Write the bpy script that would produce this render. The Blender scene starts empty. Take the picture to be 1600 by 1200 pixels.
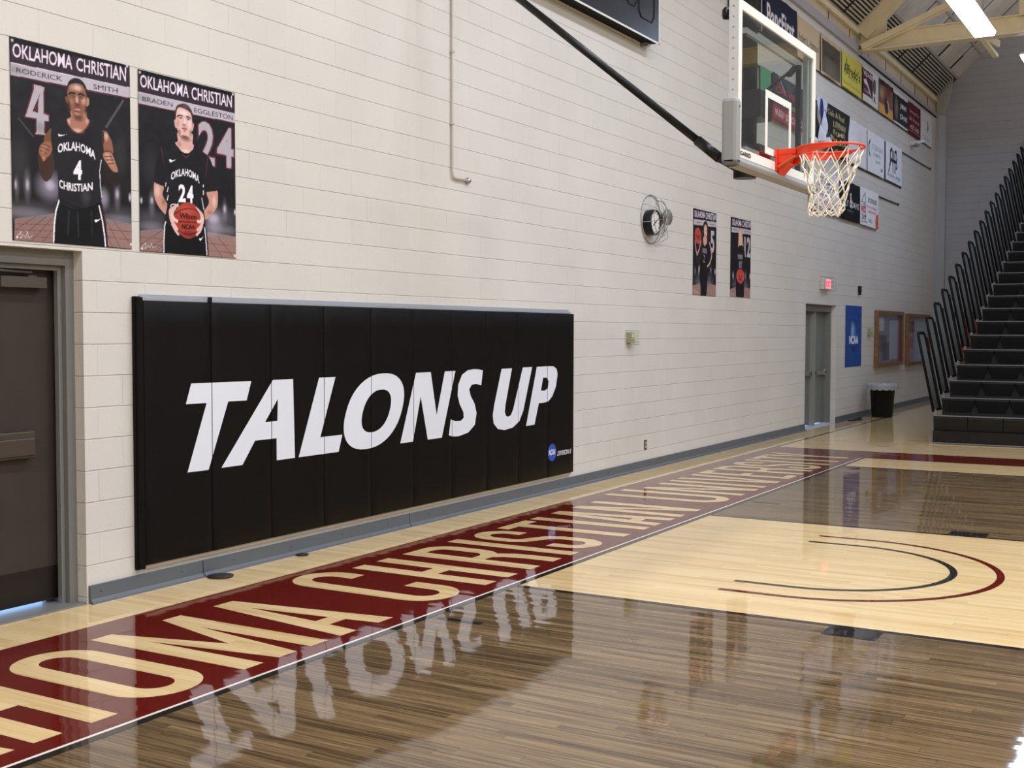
import bpy, bmesh, math, random
import numpy as np
from mathutils import Vector, Matrix, geometry
PI = math.pi
random.seed(7)
S = bpy.context.scene
C = bpy.context.collection

# ------------------------------------------------------------------ camera, world, lights, exposure
YAW, PITCH, ROLL = 0.528, -0.0437, 0.0018
CAM = Vector((0, -6.0014, 1.7072))
fw = Vector((math.cos(PITCH)*math.cos(YAW), math.cos(PITCH)*math.sin(YAW), math.sin(PITCH)))
rt = Vector((math.sin(YAW), -math.cos(YAW), 0)); up = rt.cross(fw)
rt, up = math.cos(ROLL)*rt+math.sin(ROLL)*up, -math.sin(ROLL)*rt+math.cos(ROLL)*up
cd = bpy.data.cameras.new('camera'); cd.sensor_width = 36; cd.lens = 1854.14/1600*36
cd.clip_end = 200; cd.clip_start = 0.05
cam = bpy.data.objects.new('camera', cd); C.objects.link(cam); S.camera = cam
cam.matrix_world = Matrix(((rt.x, up.x, -fw.x, CAM.x), (rt.y, up.y, -fw.y, CAM.y), (rt.z, up.z, -fw.z, CAM.z), (0, 0, 0, 1)))

S.view_settings.view_transform = 'Standard'; S.view_settings.look = 'None'
S.view_settings.gamma = 1; S.view_settings.use_curve_mapping = False
S.view_settings.exposure = -0.22

w = bpy.data.worlds.new('daylight'); S.world = w; w.use_nodes = True
w.node_tree.nodes['Background'].inputs[0].default_value = (0.32, 0.55, 1.0, 1)
w.node_tree.nodes['Background'].inputs[1].default_value = 6.0

def area(name, loc, sx, sy, power, col=(1, 1, 1), rot=(0, 0, 0)):
    l = bpy.data.lights.new(name, 'AREA'); l.shape = 'RECTANGLE'; l.size = sx; l.size_y = sy
    l.energy = power; l.color = col
    o = bpy.data.objects.new(name, l); o.location = loc; o.rotation_euler = rot; C.objects.link(o)
    return o
# rows of fluorescent high-bay fixtures over the court (outside the frame)
LW = (1.0, 1.045, 1.10)
for x, pw in ((-8, 170), (-2.5, 190), (3, 215), (8.5, 265), (13, 205)):
    for y in (-4.5, -9.5, -15, -21, -27):
        area('high_bay_light', (x, y, 8.4), 2.44, 0.6, pw, LW if x < 8 else (0.94, 1.04, 1.19))
# unseen cool fill lights added to lift the far end of the gym
for x, y, pw in ((23, -8, 90), (27, -15, 110), (23, -22, 110)):
    area('far_end_fill', (x, y, 11.5), 3.0, 1.6, pw, (0.42, 0.76, 1.5))
# upward fill lights added to brighten the roof, with no fixtures of their own
for x, y in ((10, -5), (17, -6), (24, -7), (28, -5), (20, -14)):
    area('roof_fill', (x, y, 7.6), 2.44, 0.5, 70, (0.95, 1.05, 1.2), (PI, 0, 0))

# ------------------------------------------------------------------ materials
def lin(c):
    return tuple(((v/255)/12.92 if v/255 <= 0.04045 else (((v/255)+0.055)/1.055)**2.4) for v in c)
MATS = {}
def mat(name, col, rough=0.5, metal=0.0, spec=0.5, coat=0.0, bump=0.0, bscale=60.0, var=0.0, vscale=4.0):
    if name in MATS: return MATS[name]
    m = bpy.data.materials.new(name); m.use_nodes = True; nt = m.node_tree; b = nt.nodes['Principled BSDF']
    L = lin(col)
    b.inputs['Base Color'].default_value = (*L, 1); b.inputs['Roughness'].default_value = rough
    b.inputs['Metallic'].default_value = metal; b.inputs['Specular IOR Level'].default_value = spec
    b.inputs['Coat Weight'].default_value = coat
    geo = nt.nodes.new('ShaderNodeNewGeometry')
    if var > 0:
        n = nt.nodes.new('ShaderNodeTexNoise'); n.inputs['Scale'].default_value = vscale; n.inputs['Detail'].default_value = 4
        nt.links.new(geo.outputs['Position'], n.inputs['Vector'])
        r = nt.nodes.new('ShaderNodeValToRGB')
        r.color_ramp.elements[0].position = 0.3; r.color_ramp.elements[1].position = 0.7
        r.color_ramp.elements[0].color = (*[v*(1-var) for v in L], 1)
        r.color_ramp.elements[1].color = (*[min(1, v*(1+var)) for v in L], 1)
        nt.links.new(n.outputs['Fac'], r.inputs['Fac']); nt.links.new(r.outputs['Color'], b.inputs['Base Color'])
    if bump > 0:
        n = nt.nodes.new('ShaderNodeTexNoise'); n.inputs['Scale'].default_value = bscale; n.inputs['Detail'].default_value = 3
        nt.links.new(geo.outputs['Position'], n.inputs['Vector'])
        bp = nt.nodes.new('ShaderNodeBump'); bp.inputs['Strength'].default_value = bump; bp.inputs['Distance'].default_value = 0.01
        nt.links.new(n.outputs['Fac'], bp.inputs['Height']); nt.links.new(bp.outputs['Normal'], b.inputs['Normal'])
    MATS[name] = m; return m

def emis(name, col, strength):
    m = bpy.data.materials.new(name); m.use_nodes = True; nt = m.node_tree; b = nt.nodes['Principled BSDF']
    b.inputs['Base Color'].default_value = (*lin(col), 1)
    b.inputs['Emission Color'].default_value = (*lin(col), 1); b.inputs['Emission Strength'].default_value = strength
    MATS[name] = m; return m

def block_mat(name, col, axis):
    """painted concrete block: running bond, 397 x 198 mm"""
    m = bpy.data.materials.new(name); m.use_nodes = True; nt = m.node_tree; N = nt.nodes.new; K = nt.links.new
    b = nt.nodes['Principled BSDF']; b.inputs['Roughness'].default_value = 0.55; b.inputs['Specular IOR Level'].default_value = 0.35
    geo = N('ShaderNodeNewGeometry'); sp = N('ShaderNodeSeparateXYZ'); K(geo.outputs['Position'], sp.inputs[0])
    def Mt(op, p, c=None, d=None):
        n = N('ShaderNodeMath'); n.operation = op
        for i, v in enumerate((p, c, d)):
            if v is None: continue
            if isinstance(v, (int, float)): n.inputs[i].default_value = v
            else: K(v, n.inputs[i])
        return n.outputs[0]
    wob = N('ShaderNodeTexNoise'); wob.inputs['Scale'].default_value = 6; K(geo.outputs['Position'], wob.inputs['Vector'])
    zr = Mt('DIVIDE', Mt('ADD', sp.outputs[2], Mt('MULTIPLY_ADD', wob.outputs['Fac'], 0.004, 0.198*20-0.042)), 0.198)
    row = Mt('FLOOR', zr); fz = Mt('FRACT', zr)
    xr = Mt('DIVIDE', Mt('ADD', sp.outputs[axis], 0.397*60-5.32), 0.397)
    xr = Mt('ADD', xr, Mt('MULTIPLY', Mt('MODULO', row, 2.0), 0.5)); fx = Mt('FRACT', xr)
    def joint(f, half, size):
        e = Mt('MULTIPLY', Mt('MINIMUM', f, Mt('SUBTRACT', 1.0, f)), size)
        r = N('ShaderNodeMapRange'); r.interpolation_type = 'SMOOTHSTEP'; r.inputs[1].default_value = half*0.3; r.inputs[2].default_value = half*1.7; r.inputs[3].default_value = 1; r.inputs[4].default_value = 0
        K(e, r.inputs[0]); return r.outputs[0]
    # each vertical joint is filled with paint to a different degree
    cb2 = N('ShaderNodeCombineXYZ'); K(row, cb2.inputs[0]); K(Mt('ROUND', xr), cb2.inputs[1])
    wv = N('ShaderNodeTexWhiteNoise'); K(cb2.outputs[0], wv.inputs['Vector'])
    jh = joint(fz, 0.0034, 0.198); jv = Mt('MULTIPLY', joint(fx, 0.0028, 0.397), Mt('MULTIPLY', wv.outputs['Value'], 0.6))
    J = Mt('MAXIMUM', jh, jv)
    cbb = N('ShaderNodeCombineXYZ'); K(row, cbb.inputs[0]); K(Mt('FLOOR', xr), cbb.inputs[1])
    wb = N('ShaderNodeTexWhiteNoise'); K(cbb.outputs[0], wb.inputs['Vector'])
    L = lin(col)
    tone = Mt('MULTIPLY', Mt('MULTIPLY_ADD', wb.outputs['Value'], -0.03, 1.0), Mt('MULTIPLY_ADD', J, -0.09, 1.0))
    rgb = N('ShaderNodeRGB'); rgb.outputs[0].default_value = (*L, 1)
    br = N('ShaderNodeVectorMath'); br.operation = 'SCALE'; K(rgb.outputs[0], br.inputs[0]); K(tone, br.inputs['Scale'])
    n2 = N('ShaderNodeTexNoise'); n2.inputs['Scale'].default_value = 0.8; n2.inputs['Detail'].default_value = 5; K(geo.outputs['Position'], n2.inputs['Vector'])
    mr = N('ShaderNodeMapRange'); mr.inputs[1].default_value = 0.3; mr.inputs[2].default_value = 0.7; mr.inputs[3].default_value = 0.95; mr.inputs[4].default_value = 1.03
    K(n2.outputs['Fac'], mr.inputs[0])
    # sparse pits in the block face
    vo = N('ShaderNodeTexNoise'); vo.inputs['Scale'].default_value = 26; vo.inputs['Detail'].default_value = 2; K(geo.outputs['Position'], vo.inputs['Vector'])
    pr = N('ShaderNodeMapRange'); pr.inputs[1].default_value = 0.70; pr.inputs[2].default_value = 0.80; pr.inputs[3].default_value = 1.0; pr.inputs[4].default_value = 0.72
    K(vo.outputs['Fac'], pr.inputs[0])
    mm = N('ShaderNodeMath'); mm.operation = 'MULTIPLY'; K(mr.outputs[0], mm.inputs[0]); K(pr.outputs[0], mm.inputs[1])
    vm = N('ShaderNodeVectorMath'); vm.operation = 'SCALE'; K(br.outputs[0], vm.inputs[0]); K(mm.outputs[0], vm.inputs['Scale'])
    K(vm.outputs[0], b.inputs['Base Color'])
    inv = N('ShaderNodeMath'); inv.operation = 'SUBTRACT'; inv.inputs[0].default_value = 1.0; K(J, inv.inputs[1])
    ns = N('ShaderNodeTexNoise'); ns.inputs['Scale'].default_value = 45; K(geo.outputs['Position'], ns.inputs['Vector'])
    ad = N('ShaderNodeMath'); ad.operation = 'MULTIPLY_ADD'; ad.inputs[1].default_value = 0.25; K(ns.outputs['Fac'], ad.inputs[0]); K(inv.outputs[0], ad.inputs[2])
    bp = N('ShaderNodeBump'); bp.inputs['Strength'].default_value = 0.9; bp.inputs['Distance'].default_value = 0.004
    K(ad.outputs[0], bp.inputs['Height']); K(bp.outputs['Normal'], b.inputs['Normal'])
    MATS[name] = m; return m

def wood_mat(name, cols, tint=None, rough=0.04, groove=0.75, var=1.0, grain=1.1):
    """strip floor: 57 mm boards along Y, random lengths, sealed gloss with slightly uneven boards"""
    m = bpy.data.materials.new(name); m.use_nodes = True; nt = m.node_tree; N = nt.nodes.new; K = nt.links.new
    b = nt.nodes['Principled BSDF']; b.inputs['Roughness'].default_value = rough; b.inputs['IOR'].default_value = 1.5
    geo = N('ShaderNodeNewGeometry'); sp = N('ShaderNodeSeparateXYZ'); K(geo.outputs['Position'], sp.inputs[0])
    def M(op, a, c=None, d=None):
        n = N('ShaderNodeMath'); n.operation = op
        for i, v in enumerate((a, c, d)):
            if v is None: continue
            if isinstance(v, (int, float)): n.inputs[i].default_value = v
            else: K(v, n.inputs[i])
        return n.outputs[0]
    xs = M('DIVIDE', sp.outputs[0], 0.057); ix = M('FLOOR', xs); fx = M('FRACT', xs)
    wn = N('ShaderNodeTexWhiteNoise'); wn.noise_dimensions = '1D'; K(ix, wn.inputs['W'])
    ys = M('DIVIDE', M('ADD', sp.outputs[1], M('MULTIPLY', wn.outputs['Value'], 9.0)), 1.25); iy = M('FLOOR', ys); fy = M('FRACT', ys)
    cb = N('ShaderNodeCombineXYZ'); K(ix, cb.inputs[0]); K(iy, cb.inputs[1])
    w2 = N('ShaderNodeTexWhiteNoise'); w2.noise_dimensions = '3D'; K(cb.outputs[0], w2.inputs['Vector'])
    # grain stretched along the board
    gv = N('ShaderNodeVectorMath'); gv.operation = 'MULTIPLY'; gv.inputs[1].default_value = (55, 1.6, 1); K(geo.outputs['Position'], gv.inputs[0])
    ga = N('ShaderNodeVectorMath'); ga.operation = 'ADD'; K(gv.outputs[0], ga.inputs[0]); K(w2.outputs['Color'], ga.inputs[1])
    gs = N('ShaderNodeTexNoise'); gs.inputs['Scale'].default_value = 1; gs.inputs['Detail'].default_value = 5; gs.inputs['Roughness'].default_value = 0.65; K(ga.outputs[0], gs.inputs['Vector'])
    ramp = N('ShaderNodeValToRGB'); e = ramp.color_ramp.elements
    e[0].position = 0.0; e[0].color = (*lin(cols[0]), 1); e[1].position = 1.0; e[1].color = (*lin(cols[-1]), 1)
    for i, c in enumerate(cols[1:-1]):
        q = e.new((i+1)/(len(cols)-1)); q.color = (*lin(c), 1)
    f = M('ADD', M('MULTIPLY', w2.outputs['Value'], 0.5*var), M('MULTIPLY', M('SUBTRACT', gs.outputs['Fac'], 0.5), grain))
    f = M('ADD', f, 0.5-0.25*var)
    K(f, ramp.inputs['Fac'])
    # grooves between the boards
    ex = M('MINIMUM', fx, M('SUBTRACT', 1.0, fx)); gx = M('LESS_THAN', ex, 0.016)
    ey = M('MINIMUM', fy, M('SUBTRACT', 1.0, fy)); gy = M('LESS_THAN', ey, 0.0012)
    g = M('MAXIMUM', gx, gy)
    gf = M('SUBTRACT', 1.0, M('MULTIPLY', g, 1-groove))
    vm = N('ShaderNodeVectorMath'); vm.operation = 'SCALE'; K(ramp.outputs['Color'], vm.inputs[0]); K(gf, vm.inputs['Scale'])
    if tint:
        mx = N('ShaderNodeMix'); mx.data_type = 'RGBA'; mx.inputs[0].default_value = tint[1]; mx.inputs[7].default_value = (*lin(tint[0]), 1)
        K(vm.outputs[0], mx.inputs[6]); K(mx.outputs[2], b.inputs['Base Color'])
    else: K(vm.outputs[0], b.inputs['Base Color'])
    # each board sits at its own minute tilt
    sb = N('ShaderNodeVectorMath'); sb.operation = 'SUBTRACT'; sb.inputs[1].default_value = (0.5, 0.5, 0.5); K(w2.outputs['Color'], sb.inputs[0])
    sc = N('ShaderNodeVectorMath'); sc.operation = 'MULTIPLY'; sc.inputs[1].default_value = (0.012, 0.004, 0.0); K(sb.outputs[0], sc.inputs[0])
    lw = N('ShaderNodeTexNoise'); lw.inputs['Scale'].default_value = 1.3; K(geo.outputs['Position'], lw.inputs['Vector'])
    s2 = N('ShaderNodeVectorMath'); s2.operation = 'SUBTRACT'; s2.inputs[1].default_value = (0.5, 0.5, 0.5); K(lw.outputs['Color'], s2.inputs[0])
    s3 = N('ShaderNodeVectorMath'); s3.operation = 'MULTIPLY'; s3.inputs[1].default_value = (0.004, 0.004, 0.0); K(s2.outputs[0], s3.inputs[0])
    a1 = N('ShaderNodeVectorMath'); K(geo.outputs['Normal'], a1.inputs[0]); K(sc.outputs[0], a1.inputs[1])
    a2 = N('ShaderNodeVectorMath'); K(a1.outputs[0], a2.inputs[0]); K(s3.outputs[0], a2.inputs[1])
    nz = N('ShaderNodeVectorMath'); nz.operation = 'NORMALIZE'; K(a2.outputs[0], nz.inputs[0]); K(nz.outputs[0], b.inputs['Normal'])
    MATS[name] = m; return m

def print_mat(name, rough=0.4, bump=0.15):
    m = bpy.data.materials.new(name); m.use_nodes = True; nt = m.node_tree; b = nt.nodes['Principled BSDF']; b.inputs['Specular IOR Level'].default_value = 0.2
    a = nt.nodes.new('ShaderNodeAttribute'); a.attribute_name = 'ink'; nt.links.new(a.outputs['Color'], b.inputs['Base Color'])
    b.inputs['Roughness'].default_value = rough
    geo = nt.nodes.new('ShaderNodeNewGeometry')
    n = nt.nodes.new('ShaderNodeTexNoise'); n.inputs['Scale'].default_value = 7; nt.links.new(geo.outputs['Position'], n.inputs['Vector'])
    bp = nt.nodes.new('ShaderNodeBump'); bp.inputs['Strength'].default_value = bump; bp.inputs['Distance'].default_value = 0.03
    nt.links.new(n.outputs['Fac'], bp.inputs['Height']); nt.links.new(bp.outputs['Normal'], b.inputs['Normal'])
    MATS[name] = m; return m

def glass_mat(name, ior=1.45, tint=(1, 1, 1)):
    m = bpy.data.materials.new(name); m.use_nodes = True; nt = m.node_tree; nt.nodes.clear()
    out = nt.nodes.new('ShaderNodeOutputMaterial'); tr = nt.nodes.new('ShaderNodeBsdfTransparent'); gl = nt.nodes.new('ShaderNodeBsdfGlossy')
    tr.inputs[0].default_value = (*tint, 1); gl.inputs['Roughness'].default_value = 0.0
    lw = nt.nodes.new('ShaderNodeLayerWeight'); lw.inputs[0].default_value = 0.5
    pw = nt.nodes.new('ShaderNodeMath'); pw.operation = 'POWER'; pw.inputs[1].default_value = 5; nt.links.new(lw.outputs['Facing'], pw.inputs[0])
    fr = nt.nodes.new('ShaderNodeMath'); fr.operation = 'MULTIPLY_ADD'; fr.inputs[1].default_value = 0.96; fr.inputs[2].default_value = 0.04; nt.links.new(pw.outputs[0], fr.inputs[0])
    mx = nt.nodes.new('ShaderNodeMixShader'); nt.links.new(fr.outputs[0], mx.inputs[0]); nt.links.new(tr.outputs[0], mx.inputs[1]); nt.links.new(gl.outputs[0], mx.inputs[2])
    nt.links.new(mx.outputs[0], out.inputs[0]); MATS[name] = m; return m
# ------------------------------------------------------------------ mesh helpers
def bx(bm, x0, x1, y0, y1, z0, z1, mi=0, M=None):
    v = [bm.verts.new((x, y, z)) for x in (x0, x1) for y in (y0, y1) for z in (z0, z1)]
    for f in ((0, 1, 3, 2), (4, 6, 7, 5), (0, 4, 5, 1), (2, 3, 7, 6), (0, 2, 6, 4), (1, 5, 7, 3)):
        q = bm.faces.new([v[i] for i in f]); q.material_index = mi
    if M is not None: bmesh.ops.transform(bm, matrix=M, verts=v)
    return v
def bar(bm, p, q, w, h, upv=(0, 0, 1)):
    """rectangular bar from p to q, w across, h along upv"""
    p, q = Vector(p), Vector(q); d = (q-p); L = d.length; d.normalize(); s = d.cross(Vector(upv)).normalized(); u = s.cross(d)
    M = Matrix(((d.x, s.x, u.x, p.x), (d.y, s.y, u.y, p.y), (d.z, s.z, u.z, p.z), (0, 0, 0, 1)))
    bx(bm, 0, L, -w/2, w/2, -h/2, h/2, 0, M)
def tube(bm, pts, r, seg=10, closed=False, cap=True):
    pts = [Vector(p) for p in pts]; n = len(pts); rings = []
    rr = r if isinstance(r, (list, tuple)) else [r]*n
    prev = None
    for i, p in enumerate(pts):
        a = pts[i-1] if (i > 0 or closed) else p; c = pts[(i+1) % n] if (i < n-1 or closed) else p
        t = (c-a).normalized()
        if prev is None:
            u = t.cross(Vector((0, 0, 1)))
            if u.length < 1e-3: u = t.cross(Vector((1, 0, 0)))
        else: u = prev - t*prev.dot(t)
        u.normalize(); prev = u; v = t.cross(u)
        rings.append([bm.verts.new(p+(u*math.cos(2*PI*k/seg)+v*math.sin(2*PI*k/seg))*rr[i]) for k in range(seg)])
    for i in range(n if closed else n-1):
        A, B = rings[i], rings[(i+1) % n]
        for k in range(seg):
            f = bm.faces.new((A[k], A[(k+1) % seg], B[(k+1) % seg], B[k])); f.smooth = True
    if cap and not closed:
        bm.faces.new(rings[0][::-1]); bm.faces.new(rings[-1])
def lathe(bm, prof, c, axis='Z', seg=32, capb=True, capt=True):
    """prof: list of (r, h) around axis through c"""
    rings = []
    for r, h in prof:
        ring = []
        for k in range(seg):
            a = 2*PI*k/seg; x, y = r*math.cos(a), r*math.sin(a)
            p = (c[0]+x, c[1]+y, c[2]+h) if axis == 'Z' else (c[0]+x, c[1]-h, c[2]+y)
            ring.append(bm.verts.new(p))
        rings.append(ring)
    for A, B in zip(rings, rings[1:]):
        for k in range(seg):
            f = bm.faces.new((A[k], A[(k+1) % seg], B[(k+1) % seg], B[k])); f.smooth = True
    if capb: bm.faces.new(rings[0][::-1])
    if capt: bm.faces.new(rings[-1])
def obj(name, bm, m, parent=None, bev=0.0, smooth=False, loc=None, recalc=True):
    if recalc: bmesh.ops.recalc_face_normals(bm, faces=bm.faces)
    me = bpy.data.meshes.new(name); bm.to_mesh(me); bm.free()
    for k in (m if isinstance(m, (list, tuple)) else [m]): me.materials.append(k)
    if smooth:
        for p in me.polygons: p.use_smooth = True
    o = bpy.data.objects.new(name, me); C.objects.link(o)
    if bev:
        b = o.modifiers.new('bevel', 'BEVEL'); b.width = bev; b.segments = 2; b.limit_method = 'ANGLE'
    if parent is not None:
        o.parent = parent
        o.matrix_parent_inverse = Matrix.Translation(-Vector(parent.location))
    return o
def tag(o, label, cat, group=None, kind=None):
    if label: o['label'] = label
    if cat: o['category'] = cat
    if group: o['group'] = group
    if kind: o['kind'] = kind
    return o
def thing(name, label, cat, loc=(0, 0, 0), group=None):
    o = bpy.data.objects.new(name, None); C.objects.link(o); o.location = loc
    o.empty_display_size = 0.1
    return tag(o, label, cat, group)
def struct(name, bm, m, parent=None, **k):
    o = obj(name, bm, m, parent, **k); o['kind'] = 'structure'; return o
B = bmesh.new
def box(name, m, dims, parent=None, bev=0.0):
    b = B(); bx(b, *dims); return obj(name, b, m, parent, bev)

# ------------------------------------------------------------------ lettering from the built-in font
_txt = {}
def glyphs(s, bold=0):
    """triangles of the string, fitted to the unit square"""
    k = (s, bold)
    if k in _txt: return _txt[k]
    cu = bpy.data.curves.new('t', 'FONT'); cu.body = s; cu.resolution_u = 3; cu.offset = 0.012*bold
    o = bpy.data.objects.new('t', cu); C.objects.link(o)
    me = bpy.data.meshes.new_from_object(o)
    V = np.array([v.co[:2] for v in me.vertices]); me.calc_loop_triangles()
    T = np.array([t.vertices[:] for t in me.loop_triangles])
    V = (V-V.min(0))/(V.max(0)-V.min(0))
    bpy.data.objects.remove(o); bpy.data.curves.remove(cu); bpy.data.meshes.remove(me)
    _txt[k] = V[T]
    return _txt[k]
def warp(P, quad):
    TL, TR, BR, BL = [np.array(q, float) for q in quad]
    u, v = P[..., 0:1], P[..., 1:2]
    return (TL*(1-u)+TR*u)*v+(BL*(1-u)+BR*u)*(1-v)
def catmull(p, n=6):
    p = np.array(p, float); m = len(p); out = []
    for i in range(m):
        a, b, c, d = p[i-1], p[i], p[(i+1) % m], p[(i+2) % m]
        for t in np.arange(n)/n:
            out.append(0.5*((2*b)+(c-a)*t+(2*a-5*b+4*c-d)*t*t+(3*b-a-3*c+d)*t**3))
    return np.array(out)

# ------------------------------------------------------------------ printed sheets: ink stored on a fine mesh
class Sheet:
    def __init__(s, W, H, nx, base):
        s.W, s.H, s.nx = W, H, nx; s.ny = max(2, int(round(nx*H/W)))
        s.q = 2; X = nx*s.q+1; Y = s.ny*s.q+1
        s.a = np.empty((Y, X, 3)); s.a[:] = base
        s.gx = np.linspace(0, W*1000, X); s.gy = np.linspace(0, H*1000, Y)
    def _win(s, x0, x1, y0, y1):
        i0 = np.searchsorted(s.gx, x0); i1 = np.searchsorted(s.gx, x1, 'right'); j0 = np.searchsorted(s.gy, y0); j1 = np.searchsorted(s.gy, y1, 'right')
        return i0, i1, j0, j1
    def poly(s, pts, col, a=1.0):
        p = np.array(pts, float); i0, i1, j0, j1 = s._win(p[:, 0].min(), p[:, 0].max(), p[:, 1].min(), p[:, 1].max())
        if i1 <= i0 or j1 <= j0: return
        X, Y = np.meshgrid(s.gx[i0:i1], s.gy[j0:j1]); ins = np.zeros(X.shape, bool)
        for (xa, ya), (xb, yb) in zip(p, np.roll(p, -1, 0)):
            if ya == yb: continue
            c = ((ya > Y) != (yb > Y)) & (X < (xb-xa)*(Y-ya)/(yb-ya)+xa); ins ^= c
        r = s.a[j0:j1, i0:i1]; r[ins] = r[ins]*(1-a)+np.array(col, float)*a
    def tris(s, T, col):
        for t in T:
            s.poly(t, col)
    def line(s, pts, wd, col):
        p = np.array(pts, float); r = wd/2
        i0, i1, j0, j1 = s._win(p[:, 0].min()-r, p[:, 0].max()+r, p[:, 1].min()-r, p[:, 1].max()+r)
        if i1 <= i0 or j1 <= j0: return
        X, Y = np.meshgrid(s.gx[i0:i1], s.gy[j0:j1]); ins = np.zeros(X.shape, bool)
        for a, b in zip(p, p[1:]):
            d = b-a; L = max(1e-6, (d*d).sum()); t = np.clip(((X-a[0])*d[0]+(Y-a[1])*d[1])/L, 0, 1)
            ins |= (X-a[0]-t*d[0])**2+(Y-a[1]-t*d[1])**2 < r*r
        s.a[j0:j1, i0:i1][ins] = col
    def soft(s, c, r, col, a):
        i0, i1, j0, j1 = s._win(c[0]-r[0], c[0]+r[0], c[1]-r[1], c[1]+r[1])
        if i1 <= i0 or j1 <= j0: return
        X, Y = np.meshgrid(s.gx[i0:i1], s.gy[j0:j1]); d = ((X-c[0])/r[0])**2+((Y-c[1])/r[1])**2
        k = (np.clip(1-d, 0, 1)**1.3*a)[..., None]; q = s.a[j0:j1, i0:i1]; q[:] = q*(1-k)+np.array(col, float)*k
    def text(s, t, quad, col, bold=0):
        s.tris(warp(glyphs(t, bold), quad), col)
    def tb(s, t, x, y, w, h, col, bold=1):
        """text in a box given as fractions of the sheet"""
        W, H = s.W*1000, s.H*1000
        s.text(t, [(x*W, (y+h)*H), ((x+w)*W, (y+h)*H), ((x+w)*W, y*H), (x*W, y*H)], col, bold)
    def rect(s, x, y, w, h, col):
        W, H = s.W*1000, s.H*1000; s.poly([(x*W, y*H), ((x+w)*W, y*H), ((x+w)*W, (y+h)*H), (x*W, (y+h)*H)], col)
    def arc(s, t, p3, h, col, bold):
        p = np.array(p3, float); T = glyphs(t, bold); u, v = T[..., 0], T[..., 1]
        def q(u): # quadratic through the three points
            l0 = 2*(u-.5)*(u-1); l1 = -4*u*(u-1); l2 = 2*u*(u-.5)
            return l0[..., None]*p[0]+l1[..., None]*p[1]+l2[..., None]*p[2]
        R = q(u); R[..., 1] += (v-.5)*h
        s.tris(R, col)
    def ops(s, L):
        for o in L:
            if o[0] == 'p': s.poly(o[2], o[1])
            elif o[0] == 's': s.poly(catmull(o[2]), o[1])
            elif o[0] == 'e': s.soft(o[3], o[4], o[1], o[2])
            elif o[0] == 'l': s.line(o[3], o[2], o[1])
            elif o[0] == 't': s.text(o[1], o[3], o[2], o[4])
            elif o[0] == 'a': s.arc(o[1], o[3], o[4], o[2], o[5])
    def build(s, name, x0, z0, y, m, parent=None, th=0.003, bend=None):
        """sheet hanging on the wall plane, printed side facing -y"""
        q = s.q; Y, X = s.a.shape[:2]
        pad = np.pad(s.a, ((1, 1), (1, 1), (0, 0)), 'edge')
        sm = (pad[1:-1, 1:-1]*4+pad[:-2, 1:-1]+pad[2:, 1:-1]+pad[1:-1, :-2]+pad[1:-1, 2:])/8
        A = sm[::q, ::q]; ny, nx = A.shape[:2]
        c = A/255; L = np.where(c <= 0.04045, c/12.92, ((c+0.055)/1.055)**2.4)
        U, V = np.meshgrid(np.linspace(0, s.W, nx), np.linspace(0, s.H, ny)); D = np.full(U.shape, -th)
        if bend: U, V, D = bend(U, V, D, s.W, s.H)
        front = np.stack([x0+U, y+D, z0+V], -1).reshape(-1, 3)
        rim = [j*nx+i for j, i in [(0, i) for i in range(nx)]+[(j, nx-1) for j in range(1, ny)]+[(ny-1, i) for i in range(nx-2, -1, -1)]+[(j, 0) for j in range(ny-2, 0, -1)]]
        back = front.copy(); back[:, 1] += th*0.9
        verts = np.concatenate([front, back]); n = nx*ny
        idx = np.arange(n).reshape(ny, nx)
        F = np.stack([idx[:-1, :-1], idx[:-1, 1:], idx[1:, 1:], idx[1:, :-1]], -1).reshape(-1, 4)
        Bk = F[:, ::-1]+n
        R = np.array([(b, a, a+n, b+n) for a, b in zip(rim, rim[1:]+rim[:1])])
        faces = np.concatenate([F, Bk, R])
        me = bpy.data.meshes.new(name)
        me.vertices.add(len(verts)); me.vertices.foreach_set('co', verts.ravel())
        me.loops.add(faces.size); me.loops.foreach_set('vertex_index', faces.ravel().astype(np.int32))
        me.polygons.add(len(faces)); me.polygons.foreach_set('loop_start', np.arange(0, faces.size, 4, dtype=np.int32))
        me.update(calc_edges=True)
        at = me.color_attributes.new('ink', 'FLOAT_COLOR', 'POINT')
        col = np.ones((2*n, 4)); col[:n, :3] = L.reshape(-1, 3); col[n:, :3] = L.reshape(-1, 3)
        at.data.foreach_set('color', col.ravel().astype(np.float32))
        me.materials.append(m)
        o = bpy.data.objects.new(name, me); C.objects.link(o)
        if parent is not None:
            o.parent = parent; o.matrix_parent_inverse = Matrix.Translation(-Vector(parent.location))
        return o

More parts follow.
